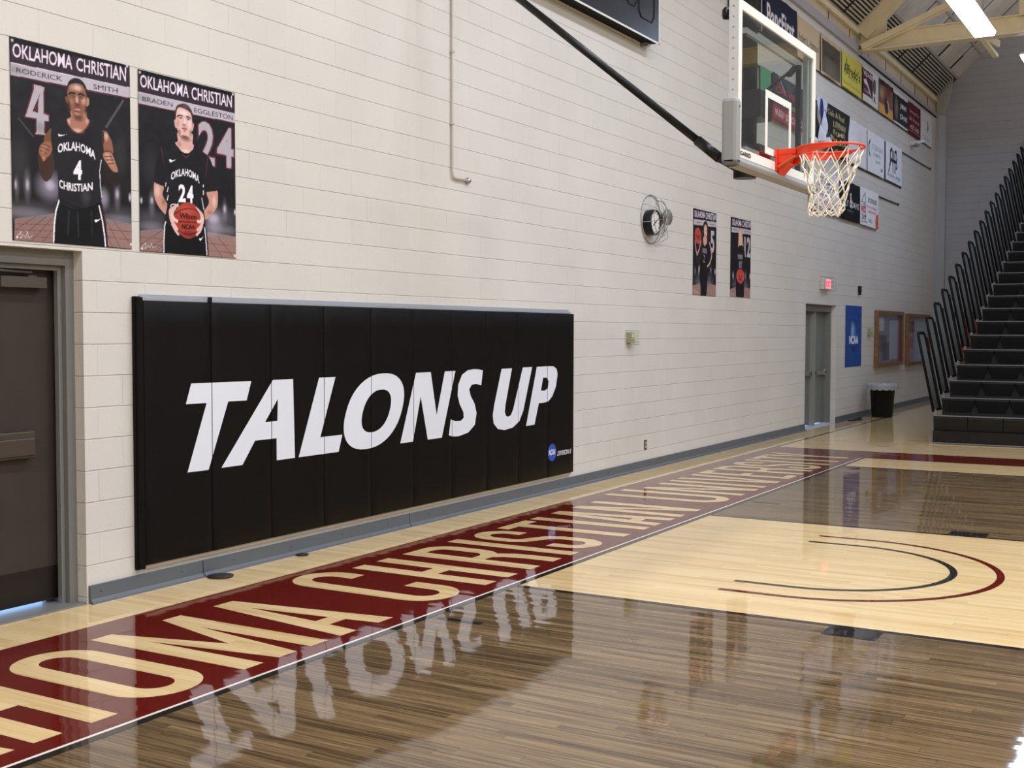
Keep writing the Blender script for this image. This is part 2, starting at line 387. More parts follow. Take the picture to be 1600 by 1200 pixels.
# ------------------------------------------------------------------ polygon glyphs (floor lettering and pad lettering)
def face_poly(bm, outer, holes, f3, mi=0):
    """flat polygon with holes; f3 maps (u, v) to a 3D point"""
    loops = [[Vector((p[0], p[1], 0)) for p in outer]]+[[Vector((p[0], p[1], 0)) for p in h] for h in holes]
    flat = [p for l in loops for p in l]
    vs = [bm.verts.new(f3(p.x, p.y)) for p in flat]
    for t in geometry.tessellate_polygon(loops):
        try:
            f = bm.faces.new([vs[i] for i in t]); f.material_index = mi
        except ValueError: pass
def arcp(cx, cy, rx, ry, a0, a1, n=14):
    return [(cx+rx*math.cos(math.radians(a0+(a1-a0)*i/n)), cy+ry*math.sin(math.radians(a0+(a1-a0)*i/n))) for i in range(n+1)]
def stroke(pts, w):
    """constant-width outline of an open polyline"""
    L, R = [], []
    for i, p in enumerate(pts):
        a = pts[max(0, i-1)]; b = pts[min(len(pts)-1, i+1)]
        dx, dy = b[0]-a[0], b[1]-a[1]; n = math.hypot(dx, dy); nx_, ny_ = -dy/n*w/2, dx/n*w/2
        L.append((p[0]+nx_, p[1]+ny_)); R.append((p[0]-nx_, p[1]-ny_))
    return L+R[::-1]
# printed pictures on the player posters: ink polygons in millimetres on each sheet
POSTER_A=[
('p',(52,40,48),[[5,1166],[887,1180],[885,996],[2,984]]),
('p',(16,12,14),[[5,1166],[887,1180],[886,1150],[4,1140]]),
('e',(120,116,126),0.5,[137,166],[324,95]),
('e',(120,116,126),0.5,[801,190],[232,102]),
('e',(70,68,70),0.5,[55,450],[89,205]),
('e',(70,72,72),0.45,[799,595],[79,177]),
('p',(142,112,106),[[13,124],[288,179],[281,0],[10,-3]]),
('p',(150,118,112),[[681,180],[896,163],[889,2],[687,5]]),
('e',(122,118,128),0.8,[100,163],[251,48]),
('e',(122,118,128),0.8,[792,182],[195,42]),
('l',(112,70,66),4,[[11,56],[159,149]]),
('l',(112,70,66),4,[[39,9],[234,155]]),
('l',(112,70,66),4,[[127,2],[272,146]]),
('l',(112,70,66),4,[[209,4],[278,83]]),
('l',(112,70,66),3,[[16,94],[279,111]]),
('l',(112,70,66),3,[[15,60],[278,73]]),
('l',(112,70,66),3,[[14,26],[278,31]]),
('l',(112,70,66),4,[[689,160],[789,9]]),
('l',(112,70,66),4,[[740,171],[885,19]]),
('l',(112,70,66),4,[[688,80],[729,7]]),
('l',(112,70,66),3,[[689,113],[894,112]]),
('l',(112,70,66),3,[[688,66],[893,60]]),
('e',(225,215,235),0.95,[264,345],[47,40]),
('e',(170,160,182),0.75,[264,339],[133,122]),
('e',(230,225,240),0.95,[103,331],[18,45]),
('e',(140,135,150),0.6,[103,325],[34,126]),
('e',(225,220,235),0.9,[24,323],[11,38]),
('e',(140,135,150),0.5,[30,305],[23,100]),
('e',(230,225,240),0.95,[770,342],[20,42]),
('e',(140,135,150),0.6,[770,329],[36,116]),
('e',(225,220,235),0.9,[874,332],[16,39]),
('e',(170,160,182),0.8,[662,305],[60,88]),
('l',(80,82,80),16,[[691,754],[827,941]]),
('l',(70,70,70),10,[[49,709],[149,617]]),
('p',(188,178,190),[[2,1022],[885,1032],[885,968],[2,951]]),
('e',(140,140,142),0.8,[1,987],[200,38]),
('l',(110,45,62),5,[[2,948],[400,952]]),
('l',(110,45,62),5,[[544,954],[885,963]]),
('l',(235,225,235),3,[[2,1022],[885,1032]]),
('t','OKLAHOMA',(236,220,238),[[19,1137],[439,1148],[437,1062],[17,1057]],1),
('t','CHRISTIAN',(236,220,238),[[468,1142],[856,1157],[854,1066],[467,1062]],1),
('t','RODERICK',(58,54,58),[[41,999],[362,1008],[362,976],[41,972]],0),
('t','SMITH',(50,46,50),[[596,1005],[784,1011],[784,978],[595,975]],0),
('p',(110,45,62),[[150,926],[242,925],[234,894],[232,769],[269,765],[267,720],[237,715],[234,657],[245,634],[154,629],[167,650],[167,721],[86,719],[96,747],[150,894]]),
('p',(178,172,180),[[158,923],[235,921],[227,892],[225,762],[262,758],[260,725],[229,721],[226,654],[237,640],[163,635],[174,651],[174,727],[94,725],[105,747],[159,896]]),
('p',(90,35,48),[[205,883],[146,765],[186,762],[190,840]]),
('e',(110,108,112),0.5,[199,676],[45,47]),
('s',(66,46,38),[[186,530],[233,506],[289,563],[299,514],[298,461],[276,397],[249,369],[228,365],[199,392],[180,465]]),
('s',(118,80,58),[[275,684],[256,665],[233,637],[226,615],[228,592],[280,598],[283,649]]),
('s',(150,102,78),[[226,596],[271,602],[288,574],[267,525],[247,508],[230,487],[217,482],[201,508],[188,530],[196,569]]),
('l',(84,52,40),6,[[216,583],[270,572]]),
('l',(84,52,40),6,[[202,562],[263,550]]),
('l',(84,52,40),6,[[198,543],[242,530]]),
('e',(196,142,118),0.7,[230,572],[28,9]),
('e',(196,142,118),0.7,[218,553],[24,9]),
('e',(196,142,118),0.7,[218,534],[19,9]),
('e',(200,150,128),0.7,[222,501],[12,16]),
('s',(44,34,32),[[672,550],[707,510],[732,481],[778,482],[787,439],[777,397],[720,391],[691,444],[671,506]]),
('s',(140,96,78),[[668,728],[700,713],[727,681],[740,635],[739,594],[678,586],[666,625],[662,684]]),
('e',(222,188,172),0.85,[690,696],[23,37]),
('e',(70,46,36),0.8,[703,598],[42,17]),
('s',(172,122,102),[[667,589],[713,600],[739,582],[758,540],[778,486],[737,483],[692,528],[667,561]]),
('l',(100,62,50),6,[[678,568],[733,573]]),
('l',(100,62,50),6,[[685,547],[741,554]]),
('l',(100,62,50),6,[[702,527],[748,535]]),
('e',(222,180,164),0.7,[693,582],[26,10]),
('e',(222,180,164),0.7,[703,562],[24,9]),
('e',(222,180,164),0.7,[712,541],[22,9]),
('p',(22,22,24),[[325,280],[300,174],[274,3],[688,2],[671,166],[643,291]]),
('l',(244,240,248),10,[[329,265],[303,193],[291,115],[283,1]]),
('l',(244,240,248),10,[[628,255],[652,164],[667,78],[674,7]]),
('l',(70,18,36),9,[[649,270],[668,172],[684,80],[689,8]]),
('l',(48,48,52),9,[[397,201],[387,58]]),
('l',(48,48,52),9,[[460,201],[466,51]]),
('l',(44,44,48),9,[[566,216],[571,72]]),
('s',(36,34,37),[[390,765],[338,742],[286,696],[276,629],[292,517],[318,425],[321,329],[325,268],[366,234],[437,221],[509,227],[593,258],[648,300],[644,383],[636,482],[652,563],[669,645],[670,725],[656,759],[616,780],[567,792],[537,737],[478,693],[422,708]]),
('l',(20,20,22),6,[[336,267],[429,233],[501,224],[591,252],[645,283]]),
('e',(78,78,88),0.6,[526,305],[50,73]),
('l',(244,240,248),5,[[650,543],[636,475],[640,382],[650,310]]),
('l',(120,50,62),4,[[665,731],[660,670],[673,586]]),
('s',(244,240,248),[[327,654],[333,646],[346,648],[387,664],[346,655],[333,660]]),
('s',(244,240,248),[[591,160],[600,150],[612,155],[638,176],[610,166],[598,168]]),
('a','OKLAHOMA',(244,240,248),[[323,567],[462,600],[605,563]],53,2),
('t','4',(244,240,248),[[433,514],[500,522],[498,401],[431,393]],3),
('a','CHRISTIAN',(244,240,248),[[329,363],[444,350],[580,372]],49,2),
('s',(168,116,98),[[422,815],[532,826],[543,791],[560,771],[546,742],[519,712],[475,685],[436,698],[404,724],[390,752],[420,776]]),
('e',(224,182,168),0.85,[471,698],[58,19]),
('e',(84,58,46),0.9,[476,781],[50,33]),
('e',(226,186,172),0.7,[404,745],[18,26]),
('e',(214,172,158),0.7,[542,766],[19,23]),
('l',(130,48,60),5,[[388,753],[403,720],[438,691],[475,682],[524,709],[551,740],[564,773]]),
('s',(120,84,66),[[384,890],[397,890],[402,854],[391,854],[383,872]]),
('s',(176,132,112),[[544,912],[560,907],[561,877],[546,856],[541,866]]),
('s',(138,94,74),[[397,934],[414,967],[449,980],[489,984],[521,971],[537,945],[541,906],[540,863],[527,825],[501,796],[468,787],[437,795],[417,821],[406,855],[399,892]]),
('e',(226,192,182),0.9,[471,958],[49,26]),
('e',(190,140,120),0.7,[431,951],[27,22]),
('e',(214,170,154),0.8,[518,888],[25,33]),
('e',(176,122,100),0.7,[426,869],[20,22]),
('e',(70,46,38),0.7,[405,834],[21,54]),
('e',(70,46,38),0.6,[537,830],[19,40]),
('s',(38,34,32),[[396,948],[408,984],[434,1006],[467,1017],[500,1012],[526,993],[542,967],[547,936],[541,931],[528,961],[511,979],[480,986],[449,981],[414,967],[402,939],[397,924]]),
('l',(46,30,26),12,[[409,912],[426,921],[450,921]]),
('l',(46,30,26),12,[[482,920],[501,927],[524,920]]),
('e',(40,26,22),0.9,[433,902],[22,10]),
('e',(40,26,22),0.9,[503,904],[22,11]),
('e',(220,212,208),1,[433,901],[11,5]),
('e',(220,212,208),1,[504,903],[11,5]),
('e',(20,14,12),1,[435,901],[5,5]),
('e',(20,14,12),1,[503,903],[5,5]),
('e',(228,198,188),0.85,[467,886],[12,30]),
('e',(60,34,28),0.9,[469,860],[24,8]),
('e',(206,160,142),0.7,[469,871],[14,9]),
('e',(74,44,36),0.85,[471,848],[34,6]),
('s',(196,130,124),[[449,830],[469,838],[495,837],[490,826],[470,817],[455,820]]),
('l',(60,26,24),4,[[447,831],[469,837],[497,837]]),
('e',(50,32,28),0.8,[468,815],[25,5]),
('e',(200,152,130),0.8,[466,801],[27,10]),
('l',(230,215,225),3,[[25,20],[55,53],[50,13],[72,36],[87,18],[98,60],[106,20],[135,34]]),
('e',(235,230,225),1,[17,1151],[13,13]),
('e',(235,230,225),1,[865,1166],[16,15]),
('e',(235,230,225),1,[881,31],[17,14]),
('e',(235,230,225),1,[29,19],[12,12])]
POSTER_B=[
('p',(50,38,47),[[2,1168],[889,1174],[891,971],[-1,973]]),
('p',(14,11,13),[[2,1168],[889,1174],[889,1146],[1,1140]]),
('e',(62,62,64),0.5,[100,566],[103,168]),
('e',(120,116,126),0.5,[95,210],[188,92]),
('e',(120,116,126),0.5,[752,272],[216,113]),
('p',(142,112,106),[[3,134],[224,164],[203,4],[1,2]]),
('p',(150,118,112),[[601,171],[895,155],[888,-2],[609,2]]),
('e',(122,118,128),0.85,[103,162],[160,50]),
('e',(122,118,128),0.85,[751,190],[239,53]),
('l',(112,70,66),4,[[6,44],[205,156]]),
('l',(112,70,66),4,[[46,5],[223,108]]),
('l',(112,70,66),4,[[138,3],[203,50]]),
('l',(112,70,66),3,[[4,89],[213,93]]),
('l',(112,70,66),3,[[4,44],[203,46]]),
('l',(112,70,66),4,[[611,135],[749,2]]),
('l',(112,70,66),4,[[699,148],[866,1]]),
('l',(112,70,66),3,[[610,90],[891,86]]),
('l',(112,70,66),3,[[609,39],[890,37]]),
('e',(232,226,240),0.95,[103,337],[19,32]),
('e',(140,135,150),0.6,[103,323],[38,112]),
('e',(225,220,235),0.9,[13,328],[14,29]),
('e',(225,218,236),0.9,[664,265],[63,45]),
('e',(165,158,176),0.75,[663,242],[116,127]),
('e',(230,225,240),0.9,[774,341],[20,39]),
('e',(140,135,150),0.55,[774,326],[37,114]),
('e',(225,220,235),0.9,[879,328],[16,31]),
('p',(188,178,190),[[0,1027],[891,1027],[891,962],[-1,953]]),
('e',(146,146,148),0.7,[-1,990],[204,38]),
('l',(110,45,62),5,[[0,950],[322,954]]),
('l',(110,45,62),5,[[480,955],[890,958]]),
('l',(235,225,235),3,[[0,1027],[891,1027]]),
('t','OKLAHOMA',(236,220,238),[[17,1142],[442,1144],[441,1062],[15,1060]],1),
('t','CHRISTIAN',(236,220,238),[[469,1142],[857,1148],[856,1063],[468,1058]],1),
('t','BRADEN',(52,50,54),[[32,1002],[296,1008],[295,977],[32,972]],0),
('t','EGGLESTON',(46,44,48),[[492,1004],[866,1010],[865,976],[492,973]],0),
('t','2',(110,45,62),[[517,931],[694,932],[690,621],[513,626]],4),
('t','2',(176,170,178),[[529,925],[681,926],[678,629],[525,632]],2),
('t','4',(110,45,62),[[694,923],[884,925],[880,626],[690,630]],4),
('t','4',(176,170,178),[[706,916],[871,914],[867,633],[703,640]],2),
('s',(198,146,132),[[132,464],[209,441],[198,387],[227,341],[264,303],[264,266],[246,244],[183,283],[140,333],[121,391]]),
('e',(232,196,184),0.8,[153,406],[32,54]),
('e',(150,98,84),0.7,[207,339],[25,37]),
('s',(198,146,132),[[603,443],[695,463],[708,412],[698,348],[644,287],[587,251],[558,286],[597,333],[624,379]]),
('e',(232,196,184),0.8,[672,384],[27,51]),
('e',(150,98,84),0.6,[631,305],[36,19]),
('p',(20,20,22),[[236,234],[213,160],[193,2],[617,7],[607,127],[587,220],[545,310],[295,287]]),
('l',(244,240,248),8,[[231,222],[215,184],[208,100],[204,3]]),
('l',(244,240,248),8,[[578,213],[590,126],[600,9]]),
('s',(30,29,32),[[310,746],[253,721],[190,688],[156,629],[133,542],[126,466],[165,449],[209,441],[249,445],[242,385],[235,300],[223,214],[319,157],[525,164],[586,213],[575,309],[558,386],[571,440],[608,444],[657,453],[694,466],[683,540],[665,618],[629,684],[569,716],[497,737],[485,753],[461,698],[402,677],[344,695]]),
('l',(110,50,62),4,[[189,696],[204,650],[207,603]]),
('l',(110,50,62),5,[[619,698],[605,615],[595,545]]),
('l',(244,240,248),6,[[229,465],[226,443]]),
('l',(244,240,248),6,[[249,440],[240,409]]),
('l',(244,240,248),6,[[248,385],[239,352]]),
('l',(244,240,248),6,[[571,489],[571,474]]),
('l',(244,240,248),6,[[571,449],[571,421]]),
('l',(244,240,248),6,[[555,397],[575,318]]),
('l',(120,60,74),4,[[337,701],[407,653],[474,703]]),
('s',(244,240,248),[[259,621],[269,607],[287,613],[318,631],[287,621],[269,627]]),
('s',(244,240,248),[[527,114],[536,103],[548,109],[567,134],[546,119],[536,120]]),
('a','OKLAHOMA',(244,240,248),[[274,510],[405,555],[535,516]],50,2),
('t','2',(244,240,248),[[338,469],[404,473],[402,353],[336,349]],3),
('t','4',(244,240,248),[[414,469],[476,474],[474,351],[412,348]],3),
('t','CH',(244,240,248),[[265,328],[336,341],[336,312],[264,303]],2),
('s',(166,64,52),[[423,355],[478,347],[520,317],[545,272],[546,222],[526,171],[483,128],[428,109],[374,120],[330,151],[303,191],[297,239],[309,283],[340,322],[377,345]]),
('e',(196,90,74),0.7,[410,298],[85,43]),
('e',(110,34,28),0.7,[441,140],[94,32]),
('l',(40,18,16),5,[[308,216],[417,221],[542,228]]),
('l',(40,18,16),5,[[299,263],[360,299],[427,313],[494,311],[538,284]]),
('l',(40,18,16),5,[[318,168],[375,142],[433,137],[492,153],[531,184]]),
('t','Wilson',(36,16,16),[[345,278],[504,278],[503,244],[345,239]],2),
('t','NCAA',(36,16,16),[[367,205],[491,208],[491,175],[367,169]],3),
('s',(222,180,170),[[253,287],[283,313],[336,341],[315,301],[295,269],[294,227],[302,197],[285,190],[260,224]]),
('l',(234,200,194),22,[[278,256],[298,230],[322,220]]),
('l',(226,184,176),20,[[278,225],[302,191],[324,165]]),
('l',(226,184,176),18,[[281,195],[309,155],[333,133]]),
('s',(222,180,170),[[496,335],[532,315],[572,281],[574,231],[552,204],[544,235],[536,284],[511,313]]),
('l',(234,200,194),22,[[562,255],[536,231],[517,233]]),
('l',(226,184,176),20,[[561,230],[539,197],[511,175]]),
('l',(226,184,176),18,[[557,205],[535,166],[504,140]]),
('s',(214,168,160),[[340,819],[467,827],[472,763],[484,746],[473,716],[440,686],[394,683],[348,705],[314,741],[337,758]]),
('e',(240,208,206),0.85,[409,697],[55,19]),
('e',(150,104,94),0.85,[410,779],[60,23]),
('e',(170,118,110),0.6,[349,739],[25,29]),
('l',(14,13,14),12,[[327,718],[360,689],[394,677],[438,682],[470,707]]),
('s',(206,160,152),[[308,893],[322,893],[329,841],[313,851]]),
('s',(206,160,152),[[474,897],[488,886],[477,850],[465,841]]),
('s',(222,180,174),[[322,916],[329,960],[354,983],[393,984],[447,968],[467,939],[471,907],[466,856],[453,818],[424,787],[390,781],[361,794],[338,823],[326,864]]),
('e',(244,216,216),0.8,[388,951],[59,23]),
('e',(242,212,212),0.8,[445,885],[21,34]),
('e',(186,136,128),0.7,[339,876],[18,44]),
('e',(84,56,48),0.9,[400,791],[53,16]),
('e',(120,84,74),0.7,[350,817],[18,30]),
('e',(130,92,82),0.6,[454,825],[18,30]),
('s',(72,54,50),[[315,926],[317,958],[333,991],[367,1009],[403,1016],[442,1005],[471,974],[479,948],[476,904],[469,914],[465,942],[451,965],[417,978],[379,984],[347,981],[330,958],[324,920],[321,895]]),
('e',(118,92,84),0.6,[413,998],[40,16]),
('l',(52,34,34),9,[[335,920],[354,932],[383,932]]),
('l',(52,34,34),9,[[417,931],[436,933],[457,926]]),
('e',(90,56,56),0.8,[364,916],[22,8]),
('e',(90,56,56),0.8,[434,917],[20,9]),
('e',(24,18,20),1,[366,915],[7,5]),
('e',(24,18,20),1,[434,916],[7,5]),
('e',(246,222,222),0.8,[404,897],[12,26]),
('e',(110,62,60),0.85,[396,873],[24,7]),
('e',(130,90,82),0.6,[399,860],[30,6]),
('s',(196,116,112),[[374,847],[391,854],[425,850],[408,836],[391,838]]),
('l',(110,48,48),4,[[374,848],[396,848],[425,848]]),
('e',(120,78,70),0.7,[398,830],[16,6]),
('l',(230,215,225),3,[[6,16],[47,57],[42,15],[65,41],[83,25],[97,60],[106,26],[138,42]]),
('e',(235,230,225),1,[14,1154],[14,13]),
('e',(235,230,225),1,[868,1159],[16,14]),
('e',(235,230,225),1,[875,18],[18,15]),
('e',(235,230,225),1,[15,17],[13,12])]
POSTER_C=[
('p',(20,16,18),[[9,1164],[905,1188],[909,1067],[13,1025]]),
('e',(130,126,134),0.6,[418,241],[459,114]),
('p',(158,124,118),[[-16,126],[283,174],[287,-6],[-13,-8]]),
('p',(158,124,118),[[523,183],[885,158],[875,1],[493,0]]),
('e',(120,116,124),0.8,[420,179],[494,63]),
('e',(225,220,235),0.9,[228,345],[42,88]),
('e',(225,220,235),0.9,[837,348],[37,64]),
('e',(180,175,190),0.7,[78,326],[31,75]),
('e',(180,175,190),0.7,[659,365],[43,64]),
('p',(188,178,190),[[13,1025],[909,1048],[900,975],[8,948]]),
('t','OKLAHOMA',(226,214,230),[[33,1145],[430,1153],[432,1063],[35,1051]],2),
('t','CHRISTIAN',(226,214,230),[[458,1153],[870,1158],[873,1067],[460,1058]],2),
('l',(110,104,112),9,[[129,989],[297,993]]),
('l',(110,104,112),9,[[608,999],[802,1003]]),
('t','5',(188,178,190),[[638,913],[801,916],[802,607],[646,607]],3),
('s',(64,44,38),[[342,835],[359,973],[416,1021],[468,1029],[531,999],[569,876],[580,726],[538,699],[347,637],[308,535],[289,633]]),
('l',(206,160,146),26,[[69,730],[98,621],[156,545]]),
('l',(206,160,146),26,[[156,545],[222,629],[280,744]]),
('l',(52,40,40),30,[[140,513],[192,455],[274,558]]),
('s',(176,74,60),[[164,918],[249,890],[295,819],[269,743],[186,695],[102,720],[54,790],[72,877]]),
('e',(110,34,30),0.7,[184,787],[89,38]),
('l',(60,24,22),5,[[60,815],[184,799],[288,831]]),
('s',(26,25,30),[[322,685],[389,714],[476,695],[551,762],[597,715],[590,601],[568,474],[571,348],[550,222],[510,19],[441,17],[422,91],[389,15],[321,26],[266,173],[229,308],[293,460],[307,585]]),
('l',(206,160,146),30,[[607,741],[669,656],[696,557],[621,452],[545,410]]),
('s',(206,160,146),[[370,800],[490,808],[516,747],[476,707],[424,685],[372,725]]),
('s',(222,176,160),[[395,913],[418,965],[469,979],[512,935],[514,847],[466,800],[411,827]]),
('l',(130,50,50),5,[[431,835],[473,834]]),
('l',(60,40,36),4,[[412,896],[436,898]]),
('l',(60,40,36),4,[[471,897],[499,899]]),
('p',(120,112,128),[[340,655],[519,653],[513,584],[334,586]]),
('l',(225,220,230),6,[[383,564],[428,542],[385,465],[440,467]]),
('l',(235,220,230),5,[[35,24],[77,80],[118,26],[168,65],[202,23]])]
POSTER_D=[
('p',(20,16,18),[[35,1157],[958,1173],[954,1049],[31,1019]]),
('e',(130,126,134),0.6,[434,230],[450,108]),
('p',(158,124,118),[[-4,108],[278,157],[283,-10],[-1,-11]]),
('p',(158,124,118),[[577,167],[929,138],[921,-12],[583,-9]]),
('e',(120,116,124),0.8,[436,176],[492,68]),
('e',(225,220,235),0.9,[117,311],[36,80]),
('e',(225,220,235),0.9,[860,328],[38,70]),
('e',(180,175,190),0.7,[654,333],[37,83]),
('p',(188,178,190),[[35,1017],[959,1033],[948,959],[30,940]]),
('t','OKLAHOMA',(226,214,230),[[62,1137],[463,1144],[462,1050],[57,1041]],2),
('t','CHRISTIAN',(226,214,230),[[491,1145],[909,1150],[907,1059],[490,1049]],2),
('l',(110,104,112),9,[[98,985],[273,987]]),
('l',(110,104,112),9,[[580,991],[880,997]]),
('t','12',(188,178,190),[[583,913],[870,919],[872,611],[592,609]],3),
('s',(196,160,120),[[317,828],[333,949],[371,1019],[430,1026],[492,974],[528,842],[548,721],[480,704],[340,709],[294,666]]),
('s',(30,28,32),[[263,677],[359,763],[498,772],[589,710],[618,563],[599,399],[603,263],[583,-9],[482,-5],[430,122],[362,-8],[251,9],[228,249],[271,384],[251,543]]),
('s',(226,186,170),[[352,870],[365,965],[419,995],[476,959],[487,866],[458,776],[378,771]]),
('l',(140,60,60),5,[[400,844],[448,844]]),
('l',(60,40,36),4,[[374,909],[402,911]]),
('l',(60,40,36),4,[[438,911],[466,913]]),
('p',(126,118,134),[[303,633],[522,636],[525,565],[305,562]]),
('p',(120,112,128),[[354,535],[497,537],[492,435],[357,431]]),
('l',(30,28,32),5,[[367,482],[487,486]]),
('s',(190,72,60),[[421,420],[530,403],[593,331],[562,255],[475,204],[387,208],[295,251],[257,323],[302,392]]),
('e',(130,34,32),0.8,[417,270],[105,33]),
('l',(110,30,30),5,[[293,318],[432,308],[560,323]]),
('l',(206,160,146),14,[[272,357],[266,290],[315,245]]),
('l',(206,160,146),14,[[575,371],[585,303],[546,254]]),
('l',(235,220,230),5,[[29,10],[78,64],[118,12],[171,47]])]
# ------------------------------------------------------------------ shared materials
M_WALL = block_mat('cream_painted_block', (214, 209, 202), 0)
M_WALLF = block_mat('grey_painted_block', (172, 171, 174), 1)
MAPLE = [(196, 160, 108), (222, 190, 138), (232, 203, 152), (240, 214, 166)]
M_MAPLE = wood_mat('maple_strip', MAPLE, groove=0.8)
M_STAIN = wood_mat('walnut_stained_strip', [(52, 38, 26), (92, 73, 51), (124, 101, 72), (152, 128, 95)], groove=0.7, var=0.72, grain=1.9)
M_MAROON = wood_mat('maroon_court_paint', MAPLE, tint=((96, 5, 7), 0.985), groove=0.9)
M_BLACKP = wood_mat('black_court_paint', MAPLE, tint=((26, 25, 28), 0.985), groove=0.9)
M_WHITEP = wood_mat('white_court_paint', MAPLE, tint=((238, 228, 222), 0.95), groove=0.9)
M_PRINT = print_mat('printed_vinyl', 0.42, 0.2)
M_PRINT2 = print_mat('printed_cloth', 0.7, 0.3)
M_GREY = mat('grey_gloss_paint', (92, 97, 103), 0.4, bump=0.1, bscale=20)
M_FRAME = mat('door_frame_grey', (118, 118, 114), 0.45, bump=0.05, bscale=15)
M_DOOR = mat('bronze_painted_steel', (60, 52, 47), 0.42, spec=0.3, bump=0.06, bscale=8, var=0.08)
M_KICK = mat('black_kick_plate', (26, 20, 20), 0.35, bump=0.05)
M_DOOR2 = mat('grey_green_door', (112, 114, 108), 0.4, bump=0.05, bscale=12)
M_BLACK = mat('black_enamel', (16, 16, 18), 0.35, spec=0.35, bump=0.03)
M_VINYL = mat('black_vinyl', (14, 11, 10), 0.5, spec=0.14, bump=0.25, bscale=260, var=0.1, vscale=2)
M_STEEL = mat('brushed_steel', (170, 170, 172), 0.35, metal=0.8, bump=0.03)
M_WHITE = mat('white_enamel', (226, 228, 224), 0.4, bump=0.02)
M_PADG = mat('grey_urethane_padding', (150, 151, 153), 0.5, bump=0.08, bscale=90)
M_ORANGE = mat('orange_powder_coat', (232, 62, 24), 0.32, bump=0.02)
M_NET = mat('cream_net_cord', (240, 232, 212), 0.8, bump=0.3, bscale=300)
M_TAN = mat('tan_painted_steel', (232, 216, 178), 0.5, bump=0.05, var=0.06)
M_TANB = mat('tan_block', (206, 190, 160), 0.7, bump=0.3, bscale=30, var=0.12, vscale=2)
M_ROOF = mat('fibre_roof_panel', (206, 198, 186), 0.85, bump=0.4, bscale=50, var=0.15, vscale=2.2)
M_DARK = mat('dark_gap', (38, 32, 28), 0.8)
M_COND = mat('grey_conduit', (196, 190, 178), 0.45, metal=0.1, bump=0.03)
M_CREAM = mat('cream_trim_paint', (212, 206, 192), 0.5, bump=0.15, bscale=40)
M_PLASTIC = mat('black_seat_plastic', (19, 19, 20), 0.5, spec=0.3, bump=0.25, bscale=200)
M_DECK = mat('grey_deck', (120, 116, 108), 0.5, bump=0.1)
M_OAK = mat('oak_frame', (128, 92, 58), 0.45, bump=0.1, bscale=80, var=0.2, vscale=12)
M_GLASS = glass_mat('clear_glass')
M_SILL = mat('concrete_sill', (190, 192, 196), 0.7, bump=0.2)
M_LENS = emis('fluorescent_lens', (196, 220, 255), 17.0)
M_RUBBER = mat('black_rubber', (40, 38, 36), 0.7, bump=0.2)

# ------------------------------------------------------------------ floor and court markings
XC, YB = 8.668, -2.0227          # basket axis, inside edge of the baseline
YR, YBB = YB-1.6, YB-1.2192      # rim centre, backboard face
b = B(); bx(b, -14, 31.8, -35, 0.0, -0.1, 0)
floor = struct('floor', b, M_MAPLE)
def flat(name, m, polys, z):
    bm = B()
    for i, p in enumerate(polys):
        outer, holes = (p if isinstance(p, tuple) else (p, []))
        face_poly(bm, outer, holes, lambda u, v: (u, v, z+i*0.00002))
    o = obj(name, bm, m, floor, recalc=False); o['kind'] = 'structure'
    for f in o.data.polygons:
        if f.normal.z < 0: f.flip()
    return o
R_ = lambda x0, x1, y0, y1: [(x0, y0), (x1, y0), (x1, y1), (x0, y1)]
LN = 0.0508
# stained field inside the three-point line, either side of the lane
TX = 6.58; TY = YR-1.42
arc3 = arcp(XC, YR, 6.75, 6.75, -12.2, -90, 40)
right = [(XC+1.8288, YB-.022), (XC+TX, YB-.022), (XC+TX, TY)]+arc3+[(XC, YR-6.75), (XC, YB-5.79), (XC+1.8288, YB-5.79)]
left = [(2*XC-x, y) for x, y in right][::-1]
flat('stained_field', M_STAIN, [right, left], 0.0004)
# maroon border along the baseline and the side line
flat('maroon_border', M_MAROON, [R_(-0.7, 17.3, YB+0.045, -0.47), R_(16.34, 17.3, -30, YB+0.045)], 0.0008)
